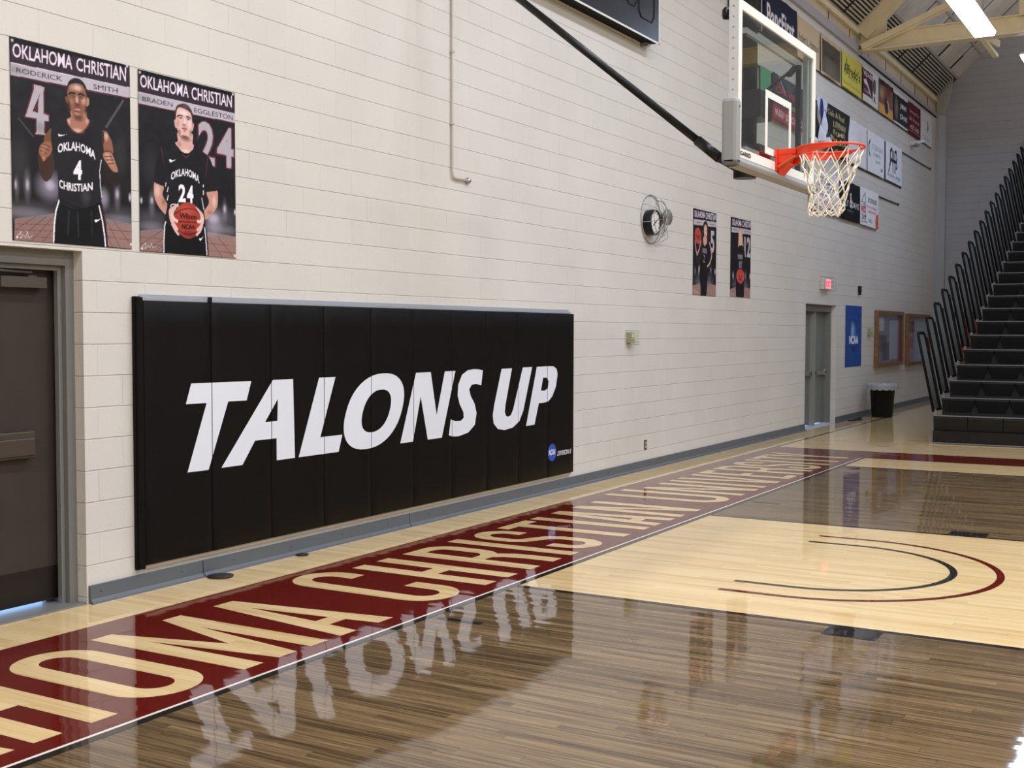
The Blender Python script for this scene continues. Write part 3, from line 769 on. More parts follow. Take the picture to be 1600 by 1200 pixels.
# lettering left in bare maple
LW_ = 0.146; Y0, Y1 = -1.848, -0.718
def fl_glyph(ch, a, c, s=LW_, y0=Y0, y1=Y1):
    h = y1-y0; m = (a+c)/2; r = min((c-a)/2, 0.26); ry = r*0.95
    V = lambda x, t=0.0: R_(x, x+s, y0, y1)
    if ch == 'H': return [V(a), V(c-s), R_(a+s, c-s, m_(y0, y1, .43), m_(y0, y1, .55))]
    if ch == 'I': return [V(a)]
    if ch == 'L': return [V(a), R_(a+s, c, y0, y0+.12)]
    if ch == 'E': return [V(a), R_(a+s, c, y0, y0+.12), R_(a+s, c, y1-.12, y1), R_(a+s, c-.06, m_(y0, y1, .46), m_(y0, y1, .57))]
    if ch == 'T': return [R_(a, c, y1-.12, y1), R_(m-s/2, m+s/2, y0, y1-.12)]
    if ch == 'K': return [V(a), [(a+s, m_(y0, y1, .4)), (a+s, m_(y0, y1, .6)), (c-s, y1), (c, y1), (a+s+.13, m_(y0, y1, .52)), (c, y0), (c-s, y0), (a+s+.03, m_(y0, y1, .42))]]
    if ch == 'N': return [V(a), V(c-s), [(a+s, y1), (a+s, y1-.34), (c-s, y0), (c-s, y0+.34)]]
    if ch == 'M': return [V(a), V(c-s), [(a+s, y1), (a+s, y1-.3), (m-.07, y0), (m+.07, y0), (c-s, y1-.3), (c-s, y1), (m, y0+.42)]]
    if ch == 'A': return [([(m-.085, y1), (m+.085, y1), (c, y0), (c-s, y0), (c-s-.028, y0+.22), (a+s+.028, y0+.22), (a+s, y0), (a, y0)], [[(m, y1-.22), (a+s+.045, y0+.34), (c-s-.045, y0+.34)]])]
    if ch == 'V': return [[(a, y1), (a+s, y1), (m, y0+.24), (c-s, y1), (c, y1), (m+.085, y0), (m-.085, y0)]]
    if ch == 'Y': return [[(a, y1), (a+s, y1), (m, y0+.60), (c-s, y1), (c, y1), (m+s/2, y0+.40), (m+s/2, y0), (m-s/2, y0), (m-s/2, y0+.40)]]
    if ch == 'O':
        o = arcp(c-r, y1-ry, r, ry, 0, 90)+arcp(a+r, y1-ry, r, ry, 90, 180)+arcp(a+r, y0+ry, r, ry, 180, 270)+arcp(c-r, y0+ry, r, ry, 270, 360)
        q = r-s; qy = ry-.125
        i = arcp(c-s-q, y1-.125-qy, q, qy, 0, 90)+arcp(a+s+q, y1-.125-qy, q, qy, 90, 180)+arcp(a+s+q, y0+.125+qy, q, qy, 180, 270)+arcp(c-s-q, y0+.125+qy, q, qy, 270, 360)
        return [(o, [i])]
    if ch == 'U':
        o = [(a, y1)]+arcp(a+r, y0+ry, r, ry, 180, 270)+arcp(c-r, y0+ry, r, ry, 270, 360)+[(c, y1), (c-s, y1)]
        q = r-s; qy = ry-.125
        return [o+arcp(c-s-q, y0+.125+qy, q, qy, 360, 270)+arcp(a+s+q, y0+.125+qy, q, qy, 270, 180)+[(a+s, y1)]]
    if ch == 'C':
        q = r-s; qy = ry-.125; t1 = y1-.36; t0 = y0+.46
        o = [(c, t1)]+arcp(c-r, y1-ry, r, ry, 0, 90)+arcp(a+r, y1-ry, r, ry, 90, 180)+arcp(a+r, y0+ry, r, ry, 180, 270)+arcp(c-r, y0+ry, r, ry, 270, 360)+[(c, t0), (c-s, t0)]
        i = arcp(c-s-q, y0+.125+qy, q, qy, 360, 270)+arcp(a+s+q, y0+.125+qy, q, qy, 270, 180)+arcp(a+s+q, y1-.125-qy, q, qy, 180, 90)+arcp(c-s-q, y1-.125-qy, q, qy, 90, 0)
        return [o+i+[(c-s, t1)]]
    if ch == 'S':
        q = s/2; x0, x1 = a+q, c-q; rr = (x1-x0)/2
        p = [(x1, y1-.34)]+arcp(m, y1-.06-.17, rr, .17, 0, 180, 12)+[(x0, y1-.42), (x0+.05, y1-.5), (m, (y0+y1)/2+.01), (x1-.05, y0+.52), (x1, y0+.42)]+arcp(m, y0+.06+.17, rr, .17, 360, 180, 12)+[(x0, y0+.36)]
        return [stroke(p, s*0.92)]
    if ch == 'R':
        ym = m_(y0, y1, .46); rr = (y1-ym)/2+.03
        o = [(a+s, y1)]+arcp(c-.2, y1-.22, .2, .22, 90, 0, 8)+arcp(c-.2, ym+.18, .2, .22, 0, -90, 8)+[(a+s, ym-.04)]
        i = [(a+s+.005, y1-.115), (c-.24, y1-.115)]+arcp(c-.24, y1-.2, .1, .085, 90, 0, 5)+arcp(c-.24, ym+.16, .1, .085, 0, -90, 5)+[(a+s+.005, ym+.075)]
        return [V(a), (o, [i]), [(c-s-.09, ym-.03), (c-.09, ym+.02), (c-.02, ym-.12), (c, ym-.3), (c, y0), (c-s, y0), (c-s, ym-.28), (c-s-.03, ym-.12)]]
    return []
def m_(a, c, t): return a+(c-a)*t
LET = [('O', 1.0, 1.47), ('K', 1.6, 2.08), ('L', 2.2, 2.53), ('A', 2.6, 3.1), ('H', 3.19, 3.633), ('O', 3.80, 4.30), ('M', 4.437, 5.106), ('A', 5.215, 5.714),
       ('C', 6.12, 6.62), ('H', 6.77, 7.21), ('R', 7.392, 7.875), ('I', 8.02, 8.165), ('S', 8.27, 8.74), ('T', 8.80, 9.30), ('I', 9.388, 9.535), ('A', 9.637, 10.116), ('N', 10.21, 10.757),
       ('U', 11.20, 11.735), ('N', 11.885, 12.46), ('I', 12.615, 12.80), ('V', 12.87, 13.43), ('E', 13.53, 13.90), ('R', 14.02, 14.54), ('S', 14.62, 15.08), ('I', 15.21, 15.376), ('T', 15.44, 15.94), ('Y', 15.96, 16.46)]
POL = []
for i, (ch, a, c) in enumerate(LET):
    big = (i in (0, 8, 17))
    for k in fl_glyph(ch, a, c, LW_, Y0, -0.585 if big else Y1): POL.append(k)
flat('floor_lettering', M_MAPLE, POL, 0.0012)
# lines
flat('white_baseline_edge', M_WHITEP, [R_(-0.7, 16.34, YB+0.03, YB+0.05)], 0.0014)
flat('black_lines', M_BLACKP, [R_(-0.7, 16.29+LN, YB-0.022, YB+0.03),
    R_(XC-1.8288, XC-1.8288+LN, YB-5.79, YB-0.022), R_(XC+1.8288-LN, XC+1.8288, YB-5.79, YB-0.022),
    R_(XC-1.8288, XC+1.8288, YB-5.84, YB-5.79), R_(XC+TX-LN, XC+TX, TY, YB-0.022), R_(XC-TX, XC-TX+LN, TY, YB-0.022),
    R_(5.83, 5.88, YB-0.36, YB-0.06), R_(11.49, 11.54, YB-0.36, YB-0.06),
    R_(17.3, 25.6, -0.52, -0.47),
    R_(XC-1.8288-.2032, XC-1.8288, YB-2.4384, YB-2.1336), R_(XC+1.8288, XC+1.8288+.2032, YB-2.4384, YB-2.1336)], 0.0016)
def horseshoe(r, w, yend):
    o = [(XC-r, yend)]+arcp(XC, YR, r, r, 180, 360, 48)+[(XC+r, yend)]
    i = [(XC+r-w, yend)]+arcp(XC, YR, r-w, r-w, 360, 180, 48)+[(XC-r+w, yend)]
    return o+i
flat('black_arc', M_BLACKP, [horseshoe(0.915, 0.052, YBB)], 0.0016)
flat('maroon_arc', M_MAROON, [horseshoe(1.225, 0.052, YBB)], 0.0016)

# ------------------------------------------------------------------ walls and ceiling
ZW = 7.14
b = B()
for d in ((-14, 2.93, 0, .3, 0, ZW), (2.93, 5.017, 0, .3, 2.203, ZW), (5.017, 20.42, 0, .3, 0, ZW), (20.42, 22.4, 0, .3, 2.215, ZW), (22.4, 31.8, 0, .3, 0, ZW)): bx(b, *d)
wall = struct('wall_left', b, M_WALL)
b = B(); bx(b, -14, 31.8, 0.03, 0.3, ZW, 7.8); uw = struct('upper_tan_band', b, M_TANB, wall)
b = B()
for x in [20.2+1.487*k for k in range(-10, 8)]: bx(b, x-.014, x+.014, 0.024, 0.05, 7.31 if x < 23.9 else 7.2, 7.62)
struct('band_joints', b, M_DARK, wall)
b = B(); bx(b, -14, 23.75, -0.06, 0.05, 7.14, 7.30); bx(b, 23.75, 31.6, -0.02, 0.04, 7.165, 7.26); struct('trim_1', b, mat('lilac_grey_ledge', (172, 168, 172), 0.45))
b = B(); bx(b, 23.75, 31.6, -0.03, 0.0, 7.13, 7.16); struct('trim_2', b, M_DARK)
b = B(); bx(b, -14, 31.6, -0.045, 0.04, 7.52, 7.62); struct('trim_3', b, M_TAN)
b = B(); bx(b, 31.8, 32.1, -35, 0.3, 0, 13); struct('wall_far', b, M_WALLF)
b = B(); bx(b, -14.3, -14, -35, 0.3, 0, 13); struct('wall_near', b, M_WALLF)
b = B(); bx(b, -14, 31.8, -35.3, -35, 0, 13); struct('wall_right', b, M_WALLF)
# sloping roof over the wall, then the flat of the roof
def slope(y): return 7.70-0.95*y
b = B()
P0 = [(-14, .3, slope(.3)), (31.8, .3, slope(.3)), (31.8, -5, slope(-5)), (-14, -5, slope(-5)), (31.8, -35, 12.46), (-14, -35, 12.46)]
v = [b.verts.new(p) for p in P0]; v2 = [b.verts.new((p[0], p[1], p[2]+.3)) for p in P0]
for q in ((0, 1, 2, 3), (3, 2, 4, 5)):
    b.faces.new([v[i] for i in q]); b.faces.new([v2[i] for i in q][::-1])
for q in ((0, 1), (1, 2), (2, 4), (4, 5), (5, 3), (3, 0)): b.faces.new([v[q[0]], v[q[1]], v2[q[1]], v2[q[0]]])
ceil = struct('ceiling', b, M_ROOF)
b = B()
for k in range(-14, 8):
    x = 20.22+1.487*k
    bar(b, (x, -.42, slope(-.42)-.004), (x, -4.9, slope(-4.9)-.004), .018, .02)
    bar(b, (x, -.46, slope(-.46)-.008), (x, -.78, slope(-.78)-.008), .06, .03)
struct('panel_seams', b, M_DARK, ceil)
b = B(); bar(b, (-14, -.23, slope(-.23)-.006), (31.79, -.23, slope(-.23)-.006), .6, .01, (0, -.69, -.72)); struct('eave_deck', b, mat('dark_eave_deck', (70, 64, 56), .8), ceil)
b = B()
for y in (-1.02, -2.4, -3.8): bar(b, (-14, y, slope(y)-.012), (31.79, y, slope(y)-.012), .05, .03, (0, -.69, -.72))
bar(b, (-14, -.46, slope(-.46)-.012), (31.79, -.46, slope(-.46)-.012), .06, .05, (0, -.69, -.72))
struct('panel_battens', b, mat('pale_batten', (178, 170, 158), 0.6), ceil)
# corner pilaster
b = B()
vs = [(31.5, 0), (31.5, -.09), (31.62, -.24), (31.8, -.24), (31.8, 0)]
lo = [b.verts.new((x, y, 0)) for x, y in vs]; hi = [b.verts.new((x, y, 7.2)) for x, y in vs]
b.faces.new(lo[::-1]); b.faces.new(hi)
for i in range(5): b.faces.new((lo[i], lo[(i+1) % 5], hi[(i+1) % 5], hi[i]))
struct('trim_4', b, mat('grey_pilaster', (168, 167, 168), 0.5, bump=.2))
# base boards: painted vinyl cove with a toe
def cove(name, x0, x1, h=0.115):
    b = B()
    pr = [(-0.0, 0), (-0.045, 0), (-0.04, .012), (-0.022, .03), (-0.018, h), (0, h)]
    A = [b.verts.new((x0, y, z)) for y, z in pr]; D = [b.verts.new((x1, y, z)) for y, z in pr]
    b.faces.new(A); b.faces.new(D[::-1])
    for i in range(len(pr)): b.faces.new((A[i], A[(i+1) % len(pr)], D[(i+1) % len(pr)], D[i]))
    return struct(name, b, M_GREY)
bb = cove('baseboard_left', 5.03, 5.99); b2 = cove('baseboard_left.001', 6.0, 8.47); b3 = cove('baseboard_left.002', 8.48, 20.40); cove('baseboard_left.003', 22.42, 31.5)
for x in [5.11, 5.8]+[6.3+.62*k for k in range(12)]:
    b = B(); lathe(b, [(.0, 0), (.008, .001), (.006, .006), (0.001, .008)], (x, -.018, .073), 'Y', 10, False, False); struct('baseboard_screw', b, mat('dull_screw', (88, 88, 88), .5), bb if x < 6 else b2 if x < 8.4 else b3)

# ------------------------------------------------------------------ doors
b = B()   # frame with a stepped rabbet, in the block opening
for (x0, x1) in ((2.93, 3.0), (4.955, 5.017)): bx(b, x0, x1, .08, .27, 0, 2.203)
bx(b, 3.0, 4.955, .08, .27, 2.11, 2.203)
bx(b, 4.925, 4.955, .115, .155, 0, 2.11); bx(b, 4.895, 4.955, .232, .27, 0, 2.11); bx(b, 3.0, 4.925, .115, .155, 2.08, 2.11)
d1 = struct('door_1', b, M_FRAME, bev=.004)
for n, (x0, x1) in enumerate(((3.985, 4.95), (3.005, 3.98))):
    l = struct('door_leaf', (lambda q: (bx(q, x0, x1, .185, .23, .035, 2.085), q)[1])(B()), M_DOOR, d1, bev=.003)
    struct('kick_plate', (lambda q: (bx(q, x0+.002, x1-.002, .179, .1845, .045, .245), q)[1])(B()), M_KICK, l)
    q = B(); bx(q, x0+.05, x1-.19, .13, .178, .94, 1.1); bx(q, x0+.06, x1-.2, .12, .13, .955, 1.06); struct('push_bar', q, mat('bronze_push_bar', (66, 57, 49), .4), l, bev=.006)
    q = B(); bx(q, x1-.42, x1-.1, .12, .18, 1.97, 2.035); tube(q, [(x1-.2, .14, 2.035), (x1-.2, .13, 2.062), (x1-.5, .1, 2.066)], .008, 8); bx(q, x1-.23, x1-.17, .12, .16, 2.035, 2.045); struct('door_closer', q, mat('bronze_closer', (74, 66, 58), .4), l, bev=.004)
b = B(); bx(b, 2.93, 5.016, .0, .302, -.1, .012); struct('threshold', b, M_FRAME, d1)
b = B(); bx(b, 1.5, 6.5, .302, 3.2, -.1, 0.0); struct('trim_5', b, M_SILL)
b = B()
for (x0, x1) in ((20.42, 20.5), (22.32, 22.4)): bx(b, x0, x1, .09, .3, 0, 2.215)
bx(b, 20.5, 22.32, .09, .3, 2.09, 2.215); bx(b, 20.5, 20.53, .247, .29, 0, 2.09); bx(b, 22.29, 22.32, .247, .29, 0, 2.09)
d2 = struct('door_2', b, M_FRAME, bev=.004)
b = B(); bx(b, 21.38, 21.44, .11, .25, 0, 2.1); struct('mullion', b, mat('pale_mullion', (140, 140, 134), .4), d2)
for x0, x1 in ((20.503, 21.379), (21.441, 22.317)):
    l = struct('door_leaf', (lambda q: (bx(q, x0, x1, .2, .245, .03, 2.095), q)[1])(B()), M_DOOR2, d2, bev=.003)
    q = B(); bx(q, x0+.06, x1-.1, .13, .16, .93, 1.0); bx(q, x0+.05, x0+.14, .13, .2, .91, 1.03); bx(q, x1-.16, x1-.07, .13, .2, .91, 1.03); struct('push_bar', q, M_STEEL, l, bev=.006)
b = B(); bx(b, 20.421, 22.399, .0, .302, -.1, .01); struct('threshold', b, M_SILL, d2)
b = B(); bx(b, 19, 24, .302, 2.2, -.1, 0.0); struct('trim_6', b, M_SILL)

# ------------------------------------------------------------------ wall pads with lettering
def ellipse(cx, cz, a, h, k, n=40):
    return [(cx+a*math.copysign(abs(math.cos(t))**.88, math.cos(t))+k*h*math.copysign(abs(math.sin(t))**.88, math.sin(t)), cz+h*math.copysign(abs(math.sin(t))**.88, math.sin(t))) for t in [2*PI*i/n for i in range(n)]]
Sx = [(9.649, 1.342), (9.62, 1.2), (9.53, 1.217), (9.45, 1.212), (9.405, 1.17), (9.43, 1.11), (9.50, 1.03), (9.536, .94), (9.505, .83), (9.39, .765), (9.22, .742), (9.12, .748), (9.058, .763), (9.089, .907), (9.17, .885), (9.26, .883), (9.31, .91), (9.305, .96), (9.24, 1.04), (9.205, 1.12), (9.216, 1.22), (9.28, 1.31), (9.38, 1.35), (9.481, 1.358), (9.57, 1.354)]
TAL = [([(5.869, 1.354), (6.459, 1.35), (6.409, 1.212), (6.222, 1.214), (6.025, .748), (5.827, .75), (6.012, 1.214), (5.818, 1.215)], []),
       ([(6.689, 1.35), (6.914, 1.35), (6.931, .75), (6.726, .75), (6.725, .915), (6.493, .915), (6.361, .75), (6.149, .75)], [[(6.742, 1.207), (6.735, 1.043), (6.601, 1.043)]]),
       ([(7.22, 1.35), (7.422, 1.35), (7.231, .884), (7.506, .884), (7.458, .75), (6.973, .75)], []),
       (ellipse(7.94, 1.051, .39, .309, .4), [ellipse(7.962, 1.05, .188, .175, .4)]),
       ([(8.536, 1.35), (8.765, 1.35), (8.858, .962), (8.992, 1.35), (9.168, 1.35), (8.942, .75), (8.716, .75), (8.607, 1.139), (8.487, .75), (8.298, .75)], []),
       (Sx, []),
       ([(10.0, 1.347), (10.201, 1.347), (10.075, .99), (10.062, .92), (10.085, .88), (10.125, .868), (10.18, .88), (10.228, .94), (10.418, 1.35), (10.612, 1.35), (10.43, .91), (10.35, .81), (10.22, .755), (10.06, .741), (9.93, .76), (9.85, .82), (9.832, .90), (9.86, 1.0)], []),
       ([(10.711, 1.349), (10.965, 1.35), (11.08, 1.345), (11.145, 1.315), (11.166, 1.26), (11.13, 1.13), (11.05, 1.03), (10.96, .98), (10.864, .971), (10.755, .971), (10.664, .753), (10.488, .753)], [[(10.845, 1.232), (10.93, 1.23), (10.966, 1.19), (10.95, 1.12), (10.89, 1.098), (10.80, 1.098)]])]
def tri_list(outer, holes):
    loops = [[Vector((p[0], p[1], 0)) for p in outer]]+[[Vector((p[0], p[1], 0)) for p in h] for h in holes]
    flatp = [p for l in loops for p in l]
    return [[(flatp[i].x, flatp[i].y) for i in t] for t in geometry.tessellate_polygon(loops)]
TT = [t for o, h in TAL for t in tri_list(o, h)]
def clipx(p, x, keep):
    out = []
    for (a, c) in zip(p, p[1:]+p[:1]):
        ia, ic = keep*(a[0]-x) >= 0, keep*(c[0]-x) >= 0
        if ia: out.append(a)
        if ia != ic:
            t = (x-a[0])/(c[0]-a[0]); out.append((x, a[1]+t*(c[1]-a[1])))
    return out
M_LETTER = mat('white_pad_lettering', (228, 230, 238), .45, bump=.05)
M_BLUE = mat('blue_emblem', (44, 84, 176), .45); M_OFFW = mat('off_white_ink', (232, 230, 236), .45)
def ink(name, tris, m, y, parent, x0=None, x1=None, th=.0008):
    bm = B(); n = 0
    for t in tris:
        p = list(t)
        if x0 is not None: p = clipx(clipx(p, x0, 1), x1, -1)
        if len(p) < 3: continue
        f = bm.faces.new([bm.verts.new((a, y, c)) for a, c in p]); n += 1
    if not n: bm.free(); return None
    bmesh.ops.remove_doubles(bm, verts=bm.verts, dist=1e-5)
    for f in bm.faces:
        f.normal_update()
        if f.normal.y > 0: f.normal_flip()
    return obj(name, bm, m, parent, recalc=False)
PX0, PWD, PT = 5.4535, .6096, -.05
PADS = ['leftmost tall black wall pad, with the left half of the white T', 'second tall black wall pad from the left, with right half of the T', 'third tall black wall pad from the left, carrying right of A and start of L',
        'fourth tall black wall pad from the left, with left curve of the O', 'fifth tall black wall pad from the left, with right curve of the O', 'sixth tall black wall pad from the left, with end of N and start of S',
        'seventh tall black wall pad from the left, with the body of the S', 'eighth tall black wall pad from the left, carrying most of the U', 'ninth tall black wall pad from the left, with the bowl of the P',
        'rightmost tall black wall pad, with small blue round emblem near its foot']
for k in range(10):
    x0 = PX0+k*PWD; x1 = x0+PWD
    e = thing('wall_pad', PADS[k], 'wall pad', (x0+PWD/2, -.025, .174), 'black wall pads behind the baseline')
    b = B(); GU = [0, .0025, .006, .0115]+[.0115+.977*q/7 for q in range(1, 7)]+[.9885, .994, .9975, 1]; GV = [0, .001, .0022, .0041]+[.0041+.9918*q/11 for q in range(1, 11)]+[.9959, .9978, .999, 1]; n = len(GU)-1
    # padded face: slightly domed with rolled edges
    g = []
    for j in range(len(GV)):
        row = []
        for i in range(n+1):
            u, v = GU[i], GV[j]; d = min(1, (min(u, 1-u)*PWD)/.007)**.5*min(1, (min(v, 1-v)*1.73)/.007)**.5
            x = x0+.0015+u*(PWD-.003)
            row.append(b.verts.new((x, -.002 if d == 0 else -.04-.01*d, .174+v*1.733)))
        g.append(row)
    for j in range(len(GV)-1):
        for i in range(n): b.faces.new((g[j][i], g[j][i+1], g[j+1][i+1], g[j+1][i])).smooth = True
    obj('vinyl_cover', b, M_VINYL, e, recalc=False)
    ink('lettering', TT, M_LETTER, PT-.0012, e, x0+.0035, x1-.0035)
    if k == 9:
        r = [(11.05+.092*math.cos(t), .433+.092*math.sin(t)) for t in [2*PI*i/32 for i in range(32)]]
        ink('round_emblem', tri_list(r, []), M_BLUE, PT-.0012, e)
        def wt(s, x, z, w_, h_, bold): return [[tuple(p) for p in t] for t in warp(glyphs(s, bold), [(x+.02, z+h_), (x+w_, z+h_), (x+w_-.02, z), (x, z)])]
        ink('emblem_lettering', wt('NCAA', 10.968, .405, .165, .062, 3), M_OFFW, PT-.0022, e)
        ink('division_lettering', wt('DIVISION II', 11.165, .385, .325, .052, 1), M_OFFW, PT-.0016, e)
b = B(); bx(b, 5.40, 5.4535, -.03, -.001, .150, 1.935); bx(b, 5.405, 5.45, -.055, -.03, .155, 1.93)
o = obj('edge_pad', b, M_VINYL, None, .006); tag(o, 'narrow black upholstered strip closing the left end of the pad row', 'pad')
b = B(); bx(b, 5.46, 11.50, -.036, -.001, 1.909, 1.928); bx(b, 5.46, 11.50, -.004, -.001, 1.928, 1.95); o = obj('pad_rail', b, mat('pale_metal_rail', (196, 200, 208), .3, metal=.5)); tag(o, 'pale metal rail running along the top of the black pads', 'rail')
b = B(); bx(b, 5.47, 11.53, -.03, -.001, .150, .172); o = obj('pad_nailer', b, mat('pale_wood_strip', (178, 168, 150), .6, var=.1)); tag(o, 'pale wooden strip showing below the black pads', 'strip')
b = B(); bx(b, 6.045, 6.075, -.05, -.0362, 1.906, 1.945); o = obj('rail_clip', b, M_BLACK); tag(o, 'small black clip on the pad rail above the first pad seam', 'clip')
b = B(); lathe(b, [(.02, 0), (.085, .002), (.09, .012), (.05, .02), (.01, .022)], (6.06, -.12, 0), 'Z', 28); o = obj('rubber_disc', b, M_RUBBER); tag(o, 'flat dark rubber disc on the floor below the second pad', 'disc')
b = B(); lathe(b, [(.02, 0), (.045, .002), (.05, .01), (.01, .014)], (6.97, -.085, 0), 'Z', 20); o = obj('rubber_disc', b, M_RUBBER); tag(o, 'tiny dark scrap on the floor against the baseboard below the third pad', 'disc')
# ------------------------------------------------------------------ player posters
def wave(a, f=3.0, ph=0.0, ax=1):
    def g(U, V, D, W, H):
        return U, V, D-a*(0.5+0.5*np.sin(f*U/W*PI+ph))*(0.4+0.6*np.sin(V/H*PI))
    return g
def poster(name, ops, x0, z0, W, H, nx, base, label, ph):
    s = Sheet(W, H, nx, base); s.ops(ops)
    o = s.build(name, x0, z0, -.001, M_PRINT, bend=wave(.004, 5, ph)); tag(o, label, 'poster', 'player posters on the block wall')
poster('player_poster', POSTER_A, 4.521, 2.237, .886, 1.172, 230, (34, 32, 34), 'player poster with a large silver 4, directly above the brown door corner', 0)
poster('player_poster', POSTER_B, 5.476, 2.230, .886, 1.172, 230, (32, 30, 33), 'player poster with silver 24, player holding a basketball at his waist', 1)
poster('player_poster', POSTER_C, 15.13, 2.215, .88, 1.17, 110, (30, 26, 30), 'player poster with silver 5, woman raising a basketball on one hand', 2)
poster('player_poster', POSTER_D, 16.597, 2.232, .88, 1.16, 110, (28, 25, 29), 'player poster with silver 12, blonde woman holding a basketball low', 3)

# ------------------------------------------------------------------ sponsor banners
def banner(x0, x1, z0, z1, base, label, draw, group, nx=90, crumple=0, ph=0.0, name='banner'):
    s = Sheet(x1-x0, z1-z0, nx, base); draw(s)
    def g(U, V, D, W, H):
        D = D-.012*(1-V/H)-.006*np.sin(U/W*5+ph)*(1-V/H)
        if crumple:
            k = (1-V/H)
            D = D-crumple*.10*k*(np.sin(U/W*9+V*5+ph)+.6*np.sin(U/W*17-V*9))
            U = U+(W/2-U)*.25*crumple*k*np.abs(np.sin(V/H*3+.5)); V = V+.04*crumple*np.sin(U/W*8)*k
        else:
            V = V-.012*np.abs(np.sin(U/W*3*PI))*(V/H)
        return U, V, D
    o = s.build(name, x0, z0, -.035-(.10*crumple), M_PRINT2, bend=g); tag(o, label, 'banner', group)
G1, G2, G3 = 'sponsor banners in the top row', 'sponsor banners in the middle row', 'sponsor banners in the lowest row'
WH = (236, 236, 240); TOP, BOT = 6.99, 6.31
def d(s):
    s.rect(.05, .1, .5, .8, (60, 66, 84)); s.soft([350, 350], [300, 300], (200, 206, 216), .7); s.rect(.93, 0, .02, 1, WH); s.tb('B', .15, .3, .25, .5, (220, 222, 230), 3)
banner(16.35, 17.85, BOT, TOP, (34, 38, 56), 'dark banner with a white crest, mostly behind the backboard top edge', d, G1)
def d(s):
    s.tb('BancFirst', .06, .22, .86, .5, (226, 222, 228), 2)
banner(17.9, 19.57, BOT, TOP+.03, (26, 28, 56), 'navy banner with white bank lettering above the backboard', d, G1, 110)
def d(s):
    s.tb('Robert L. Harmon', .04, .42, .9, .2, (96, 84, 78), 1)
banner(19.6, 20.93, BOT-.02, TOP, (204, 182, 150), 'tan banner with a thin dark written name', d, G1, 100)
def d(s):
    s.rect(.05, .08, .9, .8, (84, 76, 64)); s.soft([650, 150], [700, 300], (120, 112, 96), .8); s.tb('Northwest', .14, .5, .5, .14, (50, 44, 40), 1); s.line([[700, 380], [900, 420], [1000, 380], [1180, 460]], 18, (60, 54, 46)); s.line([[160, 560], [190, 600]], 30, (40, 36, 32))
banner(21.0, 22.34, BOT-.03, TOP+.01, (206, 184, 152), 'dark landscape banner in a pale tan border', d, G1)
def d(s):
    s.tb("Alfredo's", .08, .42, .84, .3, (62, 66, 40), 2); s.line([[230, 250], [330, 600], [380, 330]], 26, (62, 66, 40)); s.tb('MEXICAN CAFE', .3, .34, .5, .07, (110, 110, 60), 1); s.tb('Edmond  Norman  Yukon', .08, .12, .84, .08, (178, 84, 50), 1)
banner(22.4, 23.88, BOT, TOP, (212, 206, 92), 'yellow banner with dark green restaurant lettering', d, G1, 110)
def d(s):
    s.rect(0, .2, .62, .72, (84, 40, 54)); s.tb('VILLAGE', .04, .74, .56, .14, WH, 2); s.poly([[60, 420], [260, 470], [520, 300], [700, 170], [560, 200], [330, 340], [120, 360]], (226, 222, 226)); s.tb('Eagles', .1, .26, .4, .1, (200, 190, 196), 1)
    s.poly(catmull([[860, 300], [1020, 280], [1080, 420], [1060, 560], [900, 560], [820, 430]]), (86, 90, 92)); s.poly([[900, 130], [1040, 130], [1020, 220], [900, 220]], (110, 84, 84)); s.line([[780, 120], [1200, 120]], 12, (120, 110, 112))
banner(23.96, 25.27, BOT, TOP+.02, (222, 218, 216), 'white and maroon banner with an eagle shape', d, G1)
def d(s):
    W, H = s.W*1000, s.H*1000; s.rect(0, .3, 1, .7, (128, 92, 76)); s.rect(0, .0, 1, .3, (206, 160, 92)); s.rect(0, .86, 1, .14, (56, 40, 34)); s.soft([850, 560], [300, 150], (110, 56, 56), .9); s.soft([250, 440], [250, 160], (190, 160, 130), .8)
    s.poly(catmull([[480, 330], [560, 400], [720, 380], [860, 260], [820, 120], [640, 60], [480, 150]]), (70, 46, 48)); s.poly(catmull([[680, 350], [840, 330], [900, 230], [840, 170], [800, 280]]), (220, 200, 180)); s.line([[620, 400], [700, 470]], 30, (60, 44, 40))
banner(25.31, 26.6, BOT-.02, TOP+.02, (140, 104, 80), 'brown and orange picture banner with a dark round fruit', d, G1)
def d(s):
    s.rect(0, .06, 1, .84, (46, 44, 46)); s.tb('JIMMY', .44, .52, .5, .2, (232, 230, 228), 2); s.tb("JOHN'S", .42, .2, .54, .2, (232, 230, 228), 2)
    s.soft([260, 350], [210, 300], (190, 180, 172), 1); s.soft([260, 350], [150, 235], (60, 54, 54), 1); s.soft([260, 350], [90, 150], (170, 120, 110), .9)
banner(26.65, 28.08, BOT-.02, TOP+.02, (226, 224, 222), 'black banner with white sandwich-shop lettering and round badge', d, G1, 110)
def d(s):
    for i, (t, x, w_) in enumerate((('Sammy Co.', .1, .8), ('Subs  Wraps  Etc', .08, .84), ('405-348', .14, .72))): s.tb(t, x, .64-.24*i, w_, .15, (216, 196, 200), 1)
    s.rect(.04, .88, .92, .012, (200, 170, 178)); s.rect(.04, .1, .92, .012, (200, 170, 178))
banner(28.12, 29.47, BOT-.03, TOP+.02, (98, 26, 42), 'maroon banner with three rows of pale lettering', d, G1)
def d(s):
    s.poly(catmull([[760, 580], [800, 470], [780, 380], [850, 330], [900, 420], [850, 520], [800, 600]]), (70, 60, 70)); s.tb('Realty', .08, .7, .32, .05, (150, 150, 158), 0)
    for k in range(3): s.tb('community supporter', .2, .44-.08*k, .6, .05, (176, 176, 182), 0)
    s.tb('edmond oklahoma', .16, .2, .7, .05, (120, 120, 126), 0); s.tb('405 348', .24, .1, .5, .08, (120, 120, 126), 0)
banner(29.5, 30.84, BOT-.03, TOP+.04, (228, 228, 232), 'white banner with a small dark bird mark, nearest the far corner', d, G1)
